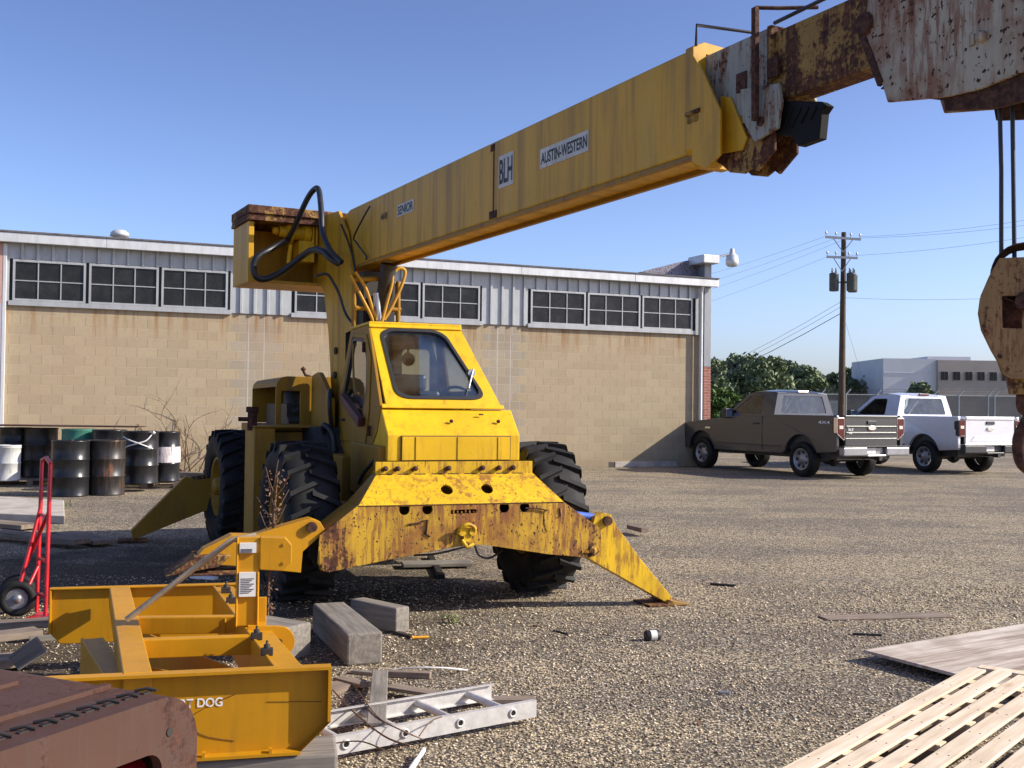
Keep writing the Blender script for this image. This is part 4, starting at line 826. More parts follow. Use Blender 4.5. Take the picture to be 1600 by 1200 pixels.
# third section, rusty
s3 = MB().bx(5.25, 6.7, .085, W_-.06, z2b, z2t); s3.bx(5.24, 5.27, .06, W_-.04, z2b-.03, z2t+.03)
s3o = bpart(s3, 'boom_tip_section', M['rust_yel'], None, .006)
bpart(MB().tube([(5.2, .14, 3.27), (6.9, .14, 3.31)], .009, 6), 'winch_rope', M['black'], None, 0)
# dark sheave block under the joint
pk = [BM.yp(.1, *p) for p in ((1212, 158), (1290, 160), (1300, 166), (1292, 178), (1288, 218), (1255, 230), (1244, 213), (1225, 212), (1212, 205))]
hsg = MB().prism(pk, .07, .115, XZ)
for k in range(5): a = BM.yp(.07, 1222+k*15, 205-k*6); c_ = BM.yp(.07, 1240+k*12, 170-k*1); hsg.tube([(a[0], .068, a[1]), (c_[0], .068, c_[1])], .006, 5)
bpart(hsg, 'rope_sheave_housing', M['oily'], None, .006)
pk = [BM.yp(.08, *p) for p in ((1100, 240), (1135, 215), (1150, 190), (1215, 205), (1215, 235), (1188, 268), (1180, 262), (1168, 272), (1145, 270), (1132, 258))]
bpart(MB().prism(pk, .06, .075, XZ).prism(pk, .19, .205, XZ), 'lower_bracket', M['rust_yel'], None, .003)
bpart(MB().lathe([(.05, .07), (.035, .1), (.035, .17), (.05, .195)], (BM.yp(.1, 1160, 250)[0], 0, BM.yp(.1, 1160, 250)[1]), 'y', 16), 'bracket_roller', M['rust'], None, 0)
# boom head
hp = [BM.yp(-.03, *p) for p in ((1352, 52), (1366, 85), (1388, 160), (1478, 152), (1530, 140), (1600, 112))]; hp += [(7.35, 2.66), (7.42, 2.8), (7.42, 3.3), (7.2, 3.42), (6.2, 3.36), (5.96, 3.22)]
hh = MB().prism(hp, -.035, -.02, XZ).prism(hp, W_+.01, W_+.025, XZ).prism([(6.0, 3.2), (7.4, 3.33), (7.4, 3.35), (6.0, 3.22)], -.02, W_+.01, XZ)
hho = bpart(hh, 'boom_head', M['white_rust'], None, .003)
pk = [BM.yp(-.0, *p) for p in ((1380, 140), (1478, 150), (1482, 174), (1562, 170), (1600, 160))]; pk += [(7.3, 2.58), (7.35, 2.72), (6.4, 2.78), (6.1, 2.80)]
bpart(MB().prism(pk, -.018, .0, XZ).prism(pk, W_-.01, W_+.008, XZ).bx(6.34, 7.2, .001, W_-.011, 2.62, 2.64), 'lower_flange', M['rust'], hho, .003)
a = BM.yp(-.035, 1528, 60); bpart(MB().lathe([(.02, -.036), (.02, -.05), (.012, -.055), (0, -.055)], (a[0]+.02, 0, a[1]), 'y', 14).bx(a[0]-.03, a[0]-.01, -.045, -.036, a[1]-.02, a[1]+.02), 'head_pin', M['white_rust'], hho, 0)
a = BM.yp(-.035, 1345, 40); e_ = BM.yp(-.035, 1380, 130); bpart(MB().beam((a[0]-.01, -.03, a[1]), (e_[0]-.012, -.03, e_[1]), .02, .03).lathe([(.04, -.05), (.05, -.03), (0, -.055)], (a[0]+.02, 0, a[1]-.0), 'y', 12), 'head_rib', M['rust'], hho, .002)
# decals on the boom's left face
def decal(pts, s, name, tx=.06, ty=.12):
    q = [BM.yp(0, *p) for p in pts]; x0 = (q[0][0]+q[3][0])/2; x1 = (q[1][0]+q[2][0])/2; z0 = (q[2][1]+q[3][1])/2; z1 = (q[0][1]+q[1][1])/2
    if s != '410': o = bpart(MB().bx(x0, x1, -.004, -.0005, z0, z1), name, M['decal'], bo, 0)
    else: o = bo
    text(s, 'lettering', M['blackink'], o, (x0+(x1-x0)*tx, -.004, z0+(z1-z0)*ty), (1, 0, 0), (0, 0, 1), (x1-x0)*(1-2*tx), (z1-z0)*(1-2*ty))
M['decal'] = rusty('white_decal_plate', (.62, .60, .52), rust=.12, chips=.5, streak=.9, sc=2.2, seed=1.3, dirt=(.4, .22, .08), dirtamt=.4)
decal(((780, 245), (803, 236), (803, 286), (780, 296)), 'BLH', 'name_plate'); decal(((845, 233), (920, 204), (920, 237), (845, 263)), 'AUSTIN-WESTERN', 'name_plate', .02, .2)
decal(((621, 321), (647, 311), (647, 330), (621, 339)), 'SENIOR', 'name_plate', .04, .12); decal(((595, 333), (606, 329), (606, 343), (595, 347)), '410', 'x')
# hook block hanging off the boom head
hb0 = BM.w(6.58, .1, 2.6); hk_ = thing('hook_block', 'rusty crane hook block hanging on two ropes in front of the white truck', 'hook block', tuple(hb0), BM.a); HZ = hb0.z
HF = Frame((hb0.x, hb0.y), rad(-22)); hk_.rotation_euler.z = HF.a
def hq(px, py): a = HF.yp(-.07, px, py); return (a[0], a[1]-HZ)
pg = [hq(*p) for p in ((1562, 403), (1545, 432), (1532, 462), (1529, 485), (1534, 512), (1550, 545), (1560, 562), (1568, 585), (1580, 592))]
cx = hq(1601, 500)[0]; pg = pg+[(2*cx-a, b) for a, b in reversed(pg)]
hl = [hq(1566, 462), hq(1597, 462), hq(1597, 513), hq(1566, 513)]
cp = MB().prism(pg, -.07, -.055, XZ, [hl]).prism(pg, .055, .07, XZ, [hl]).obj('cheek_plate', M['hook'], hk_, .002)
sz = hq(1601, 425)[1]; MB().lathe([(.10, -.05), (.105, -.045), (.085, -.02), (.085, .02), (.105, .045), (.10, .05)], (cx, 0, sz), 'y', 24, closed=True).lathe([(.03, -.09), (.03, .09)], (cx, 0, hq(1601, 470)[1]), 'y', 14).obj('sheave', M['rust'], cp)
z3 = hq(1600, 575)[1]; z4 = hq(1600, 616)[1]; q = hq(1568, 575)
MB().prism([(q[0], z3+.02), (hq(1579, 615)[0], z4), (2*cx-hq(1579, 615)[0], z4), (2*cx-q[0], z3+.02)], -.05, .05, XZ).obj('lower_block', M['rust_yel'], hk_, .003)
bq_ = MB()
for px, py in ((1562, 557), (1640, 557)): a = hq(px, py); bq_.lathe([(.008, -.08), (.008, -.07)], (a[0], 0, a[1]), 'y', 8)
bq_.sep('bolt', M['rust'], hk_)
MB().bx(hl[0][0]-.02, hl[1][0]+.02, -.02, .02, hl[2][1]-.02, hl[0][1]+.02).obj('inner_plate', M['rust'], cp)
hz0 = hq(1600, 640)[1]; hz1 = hq(1600, 745)[1]; rr = .5*(hz0-hz1); cz = (hz0+hz1)/2; pts = [(cx, 0, z4), (cx, 0, z4-.04)]+[(cx-.005+rr*.82*math.sin(t)*-1, 0, cz+rr*.85*math.cos(t)) for t in [rad(20+i*25) for i in range(11)]]
MB().tube(smoothpts([(cx, 0, z4+.01), (cx, 0, hz0+.01), (cx+.02, 0, hz0-.02), (cx-.012, 0, cz+.01), (cx+.0, 0, hz1+.04), (cx+.06, 0, hz1+.015), (cx+.13, 0, hz1+.05), (cx+.14, 0, cz-.02)]), [.022]*43, 10).obj('hook', M['rust'], hk_)
r1 = hq(1566, 405); r2 = hq(1587, 392)
MB().tube([(hq(1563, 160)[0], 0, hq(1563, 160)[1]+.03), (hq(1566, 260)[0], 0, hq(1566, 260)[1]), (r1[0], 0, r1[1]-.02)], .0075, 8).tube([(hq(1583, 150)[0], 0, hq(1583, 150)[1]+.05), (hq(1585, 260)[0], 0, hq(1585, 260)[1]), (r2[0], 0, r2[1]-.03)], .0075, 8).obj('wire_rope', M['black'], hk_)
# ------------------------------------------------------------------ trucks
def carpaint(name, c, metal=.5, rough=.35):
    m, nt, b = newmat(name); g = N(nt); co = g.co(); t = g.n('SeparateXYZ'); g.l(co, t.inputs[0])
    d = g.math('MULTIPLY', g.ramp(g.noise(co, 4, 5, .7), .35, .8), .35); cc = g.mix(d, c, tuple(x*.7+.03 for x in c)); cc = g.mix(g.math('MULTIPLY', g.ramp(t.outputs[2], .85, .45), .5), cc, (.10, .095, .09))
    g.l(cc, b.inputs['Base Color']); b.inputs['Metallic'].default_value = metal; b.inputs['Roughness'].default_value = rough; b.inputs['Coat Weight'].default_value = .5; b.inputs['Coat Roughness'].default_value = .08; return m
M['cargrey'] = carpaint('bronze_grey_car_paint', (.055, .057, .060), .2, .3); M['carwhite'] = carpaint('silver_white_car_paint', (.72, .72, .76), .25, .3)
M['red'] = plain('red_tail_lens', (.09, .005, .006), .2, var=.1, bump=0); M['chrome'] = plain('chrome', (.75, .75, .76), .18, .95, var=.05, bump=0); M['alloy'] = plain('dull_alloy', (.30, .30, .31), .4, .6, var=.1)
M['int'] = plain('grey_cloth_interior', (.22, .22, .23), .9); M['plasticb'] = plain('black_plastic', (.03, .03, .032), .5)
def arcpts(cx, cz, r, a0, a1, n=12): return [(cx+r*math.cos(rad(a0+(a1-a0)*i/n)), cz+r*math.sin(rad(a0+(a1-a0)*i/n))) for i in range(n+1)]
def pickup(name, label, pos, heading, paint, grey):
    t = thing(name, label, 'pickup truck', (*pos, 0), heading, 'pickup trucks parked by the workshop'); WB = 3.62
    side = [(-1.12, .60), (-.56, .56)]+arcpts(0, .42, .53, 165, 15)+[(.62, .50), (3.0, .50)]+arcpts(WB, .42, .53, 172, 8)+[(4.25, .5), (4.5, .55), (4.56, .75), (4.52, 1.02), (4.3, 1.14), (3.6, 1.22), (2.85, 1.28), (2.7, 1.33), (.95, 1.35), (.93, 1.385), (-1.12, 1.385)]
    bdy = MB()
    def bulge(y): return lambda a, b, tt: (a, y*(.90+tt*(.075+.018*(1-((b-1.0)/.45)**2))), b)
    for s in (1, -1): bdy.prism(side, 0, 1, bulge(s))
    hoodp = [(.93, .62), (3.05, .62), (4.4, .62), (4.5, 1.0), (4.3, 1.135), (3.6, 1.215), (2.85, 1.275), (2.7, 1.30), (.93, 1.30)]
    bdy.prism([(2.7, .95), (4.4, .95), (4.5, 1.0), (4.3, 1.145), (3.6, 1.225), (2.85, 1.28), (2.7, 1.32)], -.90, .90, XZ)
    bdy.bx(-1.05, .93, -.9, .9, .965, .99).bx(.88, .93, -.9, .9, .99, 1.36).bx(.93, 2.7, -.9, .9, .55, .62).bx(4.4, 4.5, -.9, .9, .6, .96)
    bo_ = bdy.obj('body', paint, t, .02)
    MB().bx(-.9, 4.3, -.75, .75, .42, .60).bx(-.75, .75, -.88, .88, .60, .96).bx(3.05, 4.3, -.88, .88, .6, .94).tube([(0, -.7, .39), (0, .7, .39)], .07).lathe([(.13, -.1), (.17, 0), (.13, .1)], (0, 0, .39), 'y').obj('chassis', M['plasticb'], t)
    # door seams and handle
    for s in (1, -1):
        sm = MB().bx(1.28, 1.288, s*.965-.01, s*.995, .58, 1.34) if s > 0 else MB().bx(1.28, 1.288, -.995, -.955, .58, 1.34); sm.obj('door_seam', M['plasticb'], bo_)
        MB().box((1.5, s*1.0, 1.17), (.2, .03, .035)).obj('door_handle', M['plasticb'], bo_, .008)
        MB().bx(.62, 3.0, s*.955-.03, s*.955+.045, .66, .68).obj('sill_moulding', M['plasticb'], bo_)
    # cab: tapered greenhouse
    def cy(z): return .93-.20*(z-1.33)/.6
    so = [(.95, 1.33), (1.02, 1.88), (1.12, 1.92), (1.85, 1.92), (2.05, 1.87), (2.78, 1.30)]; sh = roundpoly([(1.42, 1.40), (1.46, 1.82), (1.95, 1.82), (2.5, 1.40)], .06, 3)
    cb = MB()
    for s in (1, -1): cb.prism(so, 0, .05, lambda a, b, tt: (a, s*(cy(b)-tt), b), [sh])
    rh_ = roundpoly([(-.70, 1.42), (.70, 1.42), (.60, 1.83), (-.60, 1.83)], .06, 3)
    cb.prism([(-.93, 1.33), (.93, 1.33), (.75, 1.90), (-.75, 1.90)], 0, .04, lambda a, b, tt: (.95+.07*(b-1.33)/.6+tt, a, b), [rh_])
    ro = [(1.0, 1.88), (1.1, 1.925), (1.5, 1.955), (1.85, 1.93), (2.08, 1.86)]
    n = len(ro); cb.add([(x, -.745, z-.01) for x, z in ro]+[(x, -.35, z+.02) for x, z in ro]+[(x, .35, z+.02) for x, z in ro]+[(x, .745, z-.01) for x, z in ro], [(k*n+i, k*n+i+1, (k+1)*n+i+1, (k+1)*n+i) for k in range(3) for i in range(n-1)], True)
    co_ = cb.obj('cab', paint, t, .006)
    MB().add([(.965+.07*(b-1.33)/.6, a, b) for a, b in rh_], [tuple(range(len(rh_)))]).obj('rear_window', M['glass2'], co_)
    for s in (1, -1): MB().prism(sh, .01, .02, lambda a, b, tt: (a, s*(cy(b)-tt), b)).obj('side_window', M['glass2'], co_)
    MB().add([(2.06, -.70, 1.86), (2.06, .70, 1.86), (2.76, .86, 1.31), (2.76, -.86, 1.31)], [(0, 1, 2, 3)]).obj('windshield', M['glass2'], co_)
    MB().bx(.985, 1.03, -.16, .16, 1.90, 1.955).obj('brake_light', M['red'] if not grey else M['chrome'], co_, .01)  # chrome on the grey truck stands in for a white glare
    se = MB()
    for y in (-.42, .42): se.bx(1.35, 1.5, y-.26, y+.26, .9, 1.48).bx(1.36, 1.46, y-.14, y+.14, 1.5, 1.7)
    se.bx(1.2, 2.0, -.8, .8, .65, .95).bx(2.4, 2.75, -.8, .8, .9, 1.28).tube([(2.2+.06*math.sin(a), .42+.18*math.cos(a), 1.25+.17*math.sin(a)) for a in [i*.314*2 for i in range(11)]], .015); se.obj('seats', M['int'], co_, .04)
    # tailgate
    tg = MB().bx(-1.155, -1.10, -.77, .77, .72, 1.39).bx(-1.17, -1.155, -.77, .77, 1.345, 1.39)
    if grey: tg.bx(-1.168, -1.155, -.74, .74, .98, 1.03).bx(-1.172, -1.155, -.74, .74, 1.13, 1.165).bx(-1.165, -1.155, -.76, .76, .74, .90)
    else: tg.prism(roundpoly([(-.62, .80), (.62, .80), (.50, .93), (-.50, .93)], .02), -1.165, -1.155, YZ).bx(-1.18, -1.155, -.76, .76, 1.32, 1.35)
    to = tg.obj('tailgate', paint, t, .012)
    MB().bx(-1.18, -1.156, -.13, .13, 1.20, 1.28).obj('tailgate_handle', M['plasticb'], to, .01)
    MB().prism(circ(0, 1.12 if grey else 1.10, .115, 20, .05), -1.185, -1.16, YZ).obj('oval_emblem', M['chrome'], to, .004)
    if grey:
        text('XLT', 'lettering', M['whiteink'], to, (-1.172, .70, 1.06), (0, -1, 0), (0, 0, 1), .16, .05); text('V6', 'lettering', M['whiteink'], to, (-1.172, .68, .99), (0, -1, 0), (0, 0, 1), .10, .035)
        text('4X4', 'lettering', M['whiteink'], bo_, (-.58, .998, 1.20), (-1, 0, 0), (0, 0, 1), .36, .07)
    for s in (1, -1):
        lp = roundpoly([(.79, .86), (.985, 1.0), (.985, 1.34), (.79, 1.34)] if grey else [(.80, .92), (.975, .92), (.985, 1.28), (.80, 1.32)], .03)
        lm = MB().prism([(s*a, b) for a, b in lp], -1.16, -1.0, YZ); lo = lm.obj('taillight', M['red'], t, .01)
        rimp = ins([(s*a, b) for a, b in lp], -.06)
        MB().prism(rimp, -1.155, -1.05, YZ, [ins([(s*a, b) for a, b in lp], .06)]).obj('light_rim', M['chrome'] if grey else M['plasticb'], lo)
        MB().bx(-1.168, -1.158, s*.885-.055, s*.885+.055, 1.1, 1.17).obj('reversing_light', M['chrome'], lo)
    # bumper and plate
    bp = MB().bx(-1.33, -1.18, -.97, -.28, .52, .71).bx(-1.33, -1.18, .28, .97, .52, .71).bx(-1.33, -1.18, -.28, .28, .50, .55).bx(-1.25, -1.18, -.28, .28, .55, .71); bpo = bp.obj('rear_bumper', M['alloy'] if grey else M['plasticb'], t, .03)
    MB().bx(-1.34, -1.19, -.97, .97, .712, .735).obj('step_pad', M['plasticb'] if grey else M['chrome'], bpo, .005)
    MB().bx(-1.265, -1.255, -.02, .26, .565, .695).obj('number_plate', M['whitepl'], bpo)
    MB().bx(-1.36, -1.2, -.12, -.04, .42, .50).bx(-.9,-1.2,-.1,-.06,.44,.48).obj('tow_hitch', M['plasticb'], bpo)
    for s in (1,-1): MB().bx(2.45, 2.62, s*1.02-.12, s*1.02+.12, 1.28, 1.52).obj('mirror_cap', M['plasticb'], co_, .03)
    for s in (1,-1): MB().bx(2.44, 2.452, s*1.03-.09, s*1.03+.09, 1.31, 1.50).obj('mirror_glass', M['chrome'], co_)
    for s in (1,-1): MB().bx(4.40, 4.56, s*.72-.2, s*.72+.2, .82, 1.05).obj('headlight', M['chrome'], t, .03)
    if grey: MB().box((3.35, .985, 1.03), (.2, .012, .04)).obj('fender_badge', M['chrome'], bo_)
    for wx in (0, WB):
        for s in (1, -1):
            R_ = .395; h = .135
            ty = MB().lathe([(.25, -h*.85), (.30, -h), (.36, -h*.98), (.385, -h*.8), (R_, -h*.5), (R_, h*.5), (.385, h*.8), (.36, h*.98), (.30, h), (.25, h*.85)], ax='y', n=36, closed=True).obj('wheel', M['rubber'], t, 0, (wx, s*.84, R_))
            rm = MB().lathe([(.245, s*h*.9), (.225, s*h*.92), (.20, s*h*.55), (.13, s*h*.5), (.10, s*h*.7), (.06, s*h*.8), (0, s*h*.82)], ax='y', n=28, caps=False); ro_ = rm.obj('rim', M['alloy'], ty)
            hl = MB()
            for i in range(7):
                a = i*2*math.pi/7; hl.lathe([(.038, 0), (.038, s*.008), (0, s*.009)], (.168*math.cos(a), s*h*.60, .168*math.sin(a)), 'y', 10)
            hl.sep('rim_slot', M['plasticb'], ty)
    return t
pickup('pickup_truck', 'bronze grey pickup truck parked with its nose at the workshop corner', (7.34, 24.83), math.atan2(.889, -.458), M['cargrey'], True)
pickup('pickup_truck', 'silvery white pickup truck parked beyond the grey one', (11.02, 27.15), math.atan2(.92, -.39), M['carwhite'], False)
# ------------------------------------------------------------------ drums, pallets and clutter by the wall
M['drum'] = rusty('black_drum_paint', (.016, .017, .019), rust=.15, chips=.3, streak=.4, rough=.28, sc=1.5, dirt=(.05, .04, .035), dirtamt=.4)
M['drum2'] = rusty('dusty_black_drum_paint', (.022, .02, .019), rust=.42, chips=.5, streak=.9, rough=.4, sc=1.3, seed=7, dirt=(.08, .06, .045), dirtamt=.7); M['drumw'] = rusty('white_drum_paint', (.6, .6, .58), rust=.35, chips=.5, streak=.5, sc=2); M['drumg'] = rusty('green_drum_paint', (.05, .22, .16), rust=.2, chips=.4, sc=2)
def drum(px, py, z, label, mat='drum', h=.88, r=.285, lab=False, group='oil drums by the wall', fill=None):
    p = G(px, py, z); b = MB(); y_off = r
    prof = [(0, .012), (r-.02, .012), (r-.01, 0), (r+.006, .004), (r+.006, .02), (r, .03), (r, .29), (r+.009, .30), (r+.009, .315), (r, .325), (r, .565), (r+.009, .575), (r+.009, .59), (r, .60), (r, h-.03), (r+.007, h-.02), (r+.007, h), (r-.008, h), (r-.015, h-.02), (0, h-.02)]
    d = thing('oil_drum', label, 'drum', (p.x, p.y+r, z), random.random()*6, group)
    MB().lathe(prof, n=40).obj('shell', M[mat], d); MB().lathe([(.035, h-.02), (.035, h+.0), (0, h+.0)], (r*.6, 0, 0), n=12).obj('bung', M['rust'], d)
    if lab:
        q = MB(); n = 16
        q.add([((r+.012)*math.cos(-1.9+i*.14), (r+.012)*math.sin(-1.9+i*.14), z_) for i in range(n) for z_ in (.33, .60)], [(2*i, 2*i+2, 2*i+3, 2*i+1) for i in range(n-1)], True); d.rotation_euler.z = 0
        q.obj('paper_label', M['drumlab'], d)
    return d
M['drumlab'] = rusty('torn_red_white_label', (.72, .70, .70), rust=.1, chips=.2, streak=1.2, sc=3, dirt=(.4, .08, .08), dirtamt=.7)
drum(98, 777, 0, 'black oil drum standing in front, left of the foremost pair'); drum(155, 775, 0, 'black oil drum standing in front, right of the foremost pair', 'drum2')
drum(210, 757, .13, 'black drum on the pallet with a loose strap across its front'); drum(251, 753, .13, 'black drum with a torn red and white label on the pallet', r=.24, h=.86, lab=True)
drum(52, 746, .13, 'black drum behind the red hand truck handles, under the sheet', 'drum2'); drum(12, 745, .13, 'black drum at the far left under the long sheet'); drum(160, 752, .13, 'black drum hidden behind the right front drum')
drum(112, 750, .13, 'green topped drum between the two rows of black drums', 'drumg')
drum(4, 752, .10, 'small white rust-stained drum at the left edge of the row', 'drumw', h=.62, r=.2, group=None)
def pallet(px, py, label, rz, n=7, L=1.15, Wd=1.0):
    p = G(px, py, 0); t = thing('pallet', label, 'pallet', (p.x, p.y, 0), rz, 'wooden pallets under the drums')
    q = MB()
    for i in range(n): q.bx(0, L, i*Wd/n, i*Wd/n+Wd/n*.7, .105, .125)
    q.obj('deck', M['oldplank'], t); q = MB()
    for i in range(3): q.bx(i*(L-.1)/2, i*(L-.1)/2+.1, 0, Wd, .02, .1045)
    q.sep('stringer', M['oldplank'], t); MB().bx(0, L, 0, .1, 0, .0195).bx(0, L, Wd-.1, Wd, 0, .0195).sep('bottom_board', M['oldplank'], t)
pallet(168, 764, 'weathered pallet under the labelled and strapped drums', rad(5), L=1.2); pallet(-12, 760, 'weathered pallet under the left row of drums', rad(5), L=1.25)
pallet(95, 757, 'weathered pallet under the green topped drum', rad(5), L=.85)
p = G(-30, 747, .13); slabt = MB().prism([(-.25, .0), (2.7, .15), (2.62, .8), (-.25, .75)], 0, .02, XY).obj('corrugated_sheet', M['rust'], None, 0, (p.x, p.y, 1.045)); tag(slabt, 'long rusty sheet lying across the tops of the back drums', 'sheet metal')
p = G(210, 757, .13); q = MB(); r = .30
q.tube(smoothpts([(p.x+r*math.sin(a)*1.0, p.y+.285-r*math.cos(a), z) for a, z in ((-1.2, .62), (-.6, .74), (0, .80), (.6, .86), (1.0, .99))]), .012, 6).tube(smoothpts([(p.x+r*math.sin(a), p.y+.285-r*math.cos(a), z) for a, z in ((-.9, .92), (-.3, .86), (.3, .80), (1.0, .72))]), .012, 6)
q.lathe([(0, -.03), (.035, 0), (0, .03)], (p.x+.27, p.y+.1, .99), n=10)
tag(q.obj('loose_strap', M['whitepl'], None), 'pale loose strap crossed over the front of a black drum', 'strap')
# ------------------------------------------------------------------ plants
def twig(b, p, d, L, r, rs, depth=0):
    pts = [p]; cur = Vector(p); dd = Vector(d).normalized()
    for i in range(4): dd = (dd+Vector((rs.gauss(0, .16), rs.gauss(0, .16), rs.gauss(0, .1)))).normalized(); cur = cur+dd*L/4; pts.append(cur.copy())
    b.tube(pts, [r*(1-.18*i) for i in range(5)], 5)
    if depth < 2:
        for k in range(4 if depth == 0 else 3):
            i = rs.choice((1, 2, 3, 4)); twig(b, pts[i], dd+Vector((rs.gauss(0, .7), rs.gauss(0, .5), rs.gauss(.1, .4))), L*rs.uniform(.35, .6), r*.55, rs, depth+1)
    return pts
rs = random.Random(5); p = G(418, 978); pl = thing('dry_weed', 'tall dry brown weed stalk standing right of the yellow mast', 'weed', tuple(p))
b = MB(); st_ = [Vector((0, 0, 0)), Vector((.0, 0, .25)), Vector((.02, 0, .5)), Vector((.03, 0, .75)), Vector((.05, 0, 1.0))]; b.tube(smoothpts(st_, 3), [.010]*10+[.007]*3, 6)
for k in range(16):
    z = .2+.8*k/16; s_ = 1 if k % 2 else -1; a = rs.uniform(.2, 1.2); b.tube([(.03*z, 0, z), (.03*z+s_*.05*a, rs.uniform(-.03, .03), z+.08), (.03*z+s_*.09*a, rs.uniform(-.04, .04), z+.17)], [.005, .004, .003], 5)
b.obj('stem', M['dry'], pl); lv = MB()
for k in range(420):
    z = rs.uniform(.05, 1.05); x = .035*z+rs.gauss(0, .022+(.02 if z > .6 else 0)); y = rs.gauss(0, .02); s_ = rs.uniform(.006, .014); u = Vector((rs.gauss(0, 1), rs.gauss(0, 1), rs.gauss(0, 1))).normalized(); v = u.orthogonal().normalized(); pp_ = Vector((x, y, z)); lv.add([pp_-u*s_, pp_+v*s_*.6, pp_+u*s_, pp_-v*s_*.6], [(0, 1, 2, 3)])
tag(lv.obj('seed_fluff', M['dry'], pl), kind='stuff')
rs = random.Random(11); o0 = WL.w(-12.7, -.12, 0); b = MB()
for k in range(7): twig(b, (rs.uniform(-.45, .45), 0, 0), (rs.gauss(0, .35), 0, 1), rs.uniform(1.0, 1.55), .014, rs)
o = b.obj('dead_vine', M['dry'], None, 0, o0, WL.a); tag(o, 'bare dead vine climbing the block wall behind the rear tyre', 'vine')
def weed(px, py, h, sp, seed, label, off=None, n=90, mat='weed', group='weeds at the foot of the wall'):
    rs = random.Random(seed); p = G(px, py); w_ = thing('weed', label, 'weed', tuple(p), 0, group); b = MB(); lv = MB()
    for k in range(5):
        pts = twig(b, (rs.gauss(0, sp*.3), 0, 0), (rs.gauss(0, .4), rs.gauss(0, .2), 1), h*rs.uniform(.5, 1), .006+h*.004, rs, 1)
    for k in range(n):
        z = h*rs.random()**1.8; q = Vector((rs.gauss(0, sp*.5), rs.gauss(0, sp*.25), z)); s_ = rs.uniform(.4, 1)*(.015+.03*h); u = Vector((rs.gauss(0, 1), rs.gauss(0, 1), rs.gauss(0, .7))).normalized(); v = u.orthogonal().normalized(); lv.add([q-u*s_, q+v*s_*.6, q+u*s_, q-v*s_*.6], [(0, 1, 2, 3)])
    b.obj('stem', M['dry'], w_); lv.obj('foliage', M[mat], w_)
weed(925, 722, .3, .3, 1, 'low green weed above the dark parking curb'); weed(968, 724, .62, .22, 2, 'tallest weed at the wall, where the two curbs meet'); weed(985, 725, .25, .35, 3, 'small green weed just right of the tallest wall weed'); weed(1020, 725, .38, .35, 4, 'reddish dry weed behind the pale curb', mat='dry'); weed(1045, 724, .4, .3, 5, 'dry weed at the end of the pale curb by the grey truck', mat='dry')
weed(866, 724, .75, .12, 6, 'thin tall dry weed rising above the right front tyre', n=24, mat='dry'); weed(1072, 722, 1.15, .12, 7, 'tall dark dry weed against the workshop corner', n=60, mat='dry'); weed(306, 738, .22, .5, 8, 'green weed clump under the dead vine', n=160); weed(345, 737, .15, .4, 9, 'green weed clump beside the rear tyre', n=80)
weed(708, 974, .07, .09, 10, 'small green weed in the gravel in front of the crane', n=50, group=None); weed(100, 791, .1, .2, 12, 'little weed at the corner of the concrete slab', n=40, group=None)
# ------------------------------------------------------------------ left clutter
sl_ = [G(-60, 772, .1), G(100, 781, .1), G(101, 806, .1), G(-60, 800, .1)]
o = MB().prism([(q.x, q.y) for q in sl_], 0.0, .1, XY).obj('concrete_slab', M['conc'], None, .01); tag(o, 'pale concrete slab lying beyond the red hand truck', 'slab')
def plank(px0, py0, px1, py1, z, wd, th, mat, label, group=None, z2=None, name='plank', cat='plank'):
    a = G(px0, py0, z); c = G(px1, py1, z if z2 is None else z2); d = c-a; L = d.length; q = MB().bx(0, L, -wd/2, wd/2, 0, th)
    o = q.obj(name, M[mat], None, .004, a); o.rotation_euler = (0, -math.asin((c.z-a.z)/L), math.atan2(d.y, d.x)); tag(o, label, cat, group); return o
plank(-20, 834, 128, 850, .05, .22, .05, 'oldplank', 'long dark plank lying behind the red hand truck'); plank(98, 836, 165, 850, .03, .25, .04, 'oldplank', 'reddish board at the end of the long dark plank'); plank(-20, 820, 50, 826, .02, .3, .05, 'oldplank', 'dark board in front of the concrete slab')
plank(-30, 985, 90, 978, .05, .12, .05, 'oldplank', 'dark broken plank left of the yellow blade, farthest of its pile', z2=.1); plank(-40, 1005, 60, 992, .12, .15, .04, 'oldplank', 'dark plank lying across the junk pile by the blade'); plank(30, 1048, 74, 1018, .04, .03, .10, 'timber', 'sunlit wood offcut standing on edge left of the blade', z2=.14, name='offcut', cat='offcut')
plank(-30, 1045, 40, 1035, .02, .2, .05, 'oldplank', 'dark plank just behind the rusty steel frame'); plank(45, 1003, 88, 1000, .12, .04, .03, 'timber', 'short splintered stick pointing at the blade', name='stick', cat='stick')
# red hand truck
ht_ = thing('hand_truck', 'red two wheeled hand truck standing left of the yellow blade', 'hand truck', tuple(G(40, 962)))
H0 = ht_.location; M['redp'] = plain('red_enamel', (.50, .012, .02), .35, var=.25)
def hp_(px, py, Y): return D(px, py, Y)-H0
q = MB()
lt, lb_ = hp_(66, 719, 7.62), hp_(57, 956, 7.5); rt, rb_ = hp_(79, 725, 7.35), hp_(71, 962, 7.25)
q.tube(smoothpts([lb_, lb_.lerp(lt, .5), lt]), .014).tube(smoothpts([rb_, rb_.lerp(rt, .5), rt]), .014).tube([lt, (lt+rt)/2+Vector((0, 0, .03)), rt], .014)
for f in (.64, .35, .12): q.tube([lb_.lerp(lt, f), rb_.lerp(rt, f)], .012)
w1 = hp_(27, 935, 7.4); w2 = w1+Vector((-.40, .91, 0))*.3
q.tube([lb_.lerp(lt, .68), w1+Vector((.02, 0, .11))], .013).tube([rb_.lerp(rt, .68), w2+Vector((.02, 0, .11))], .013).tube([lb_.lerp(lt, .3), w1+Vector((.05, 0, .03))], .012).tube([w1, w1+Vector((.02, 0, .12))], .012)
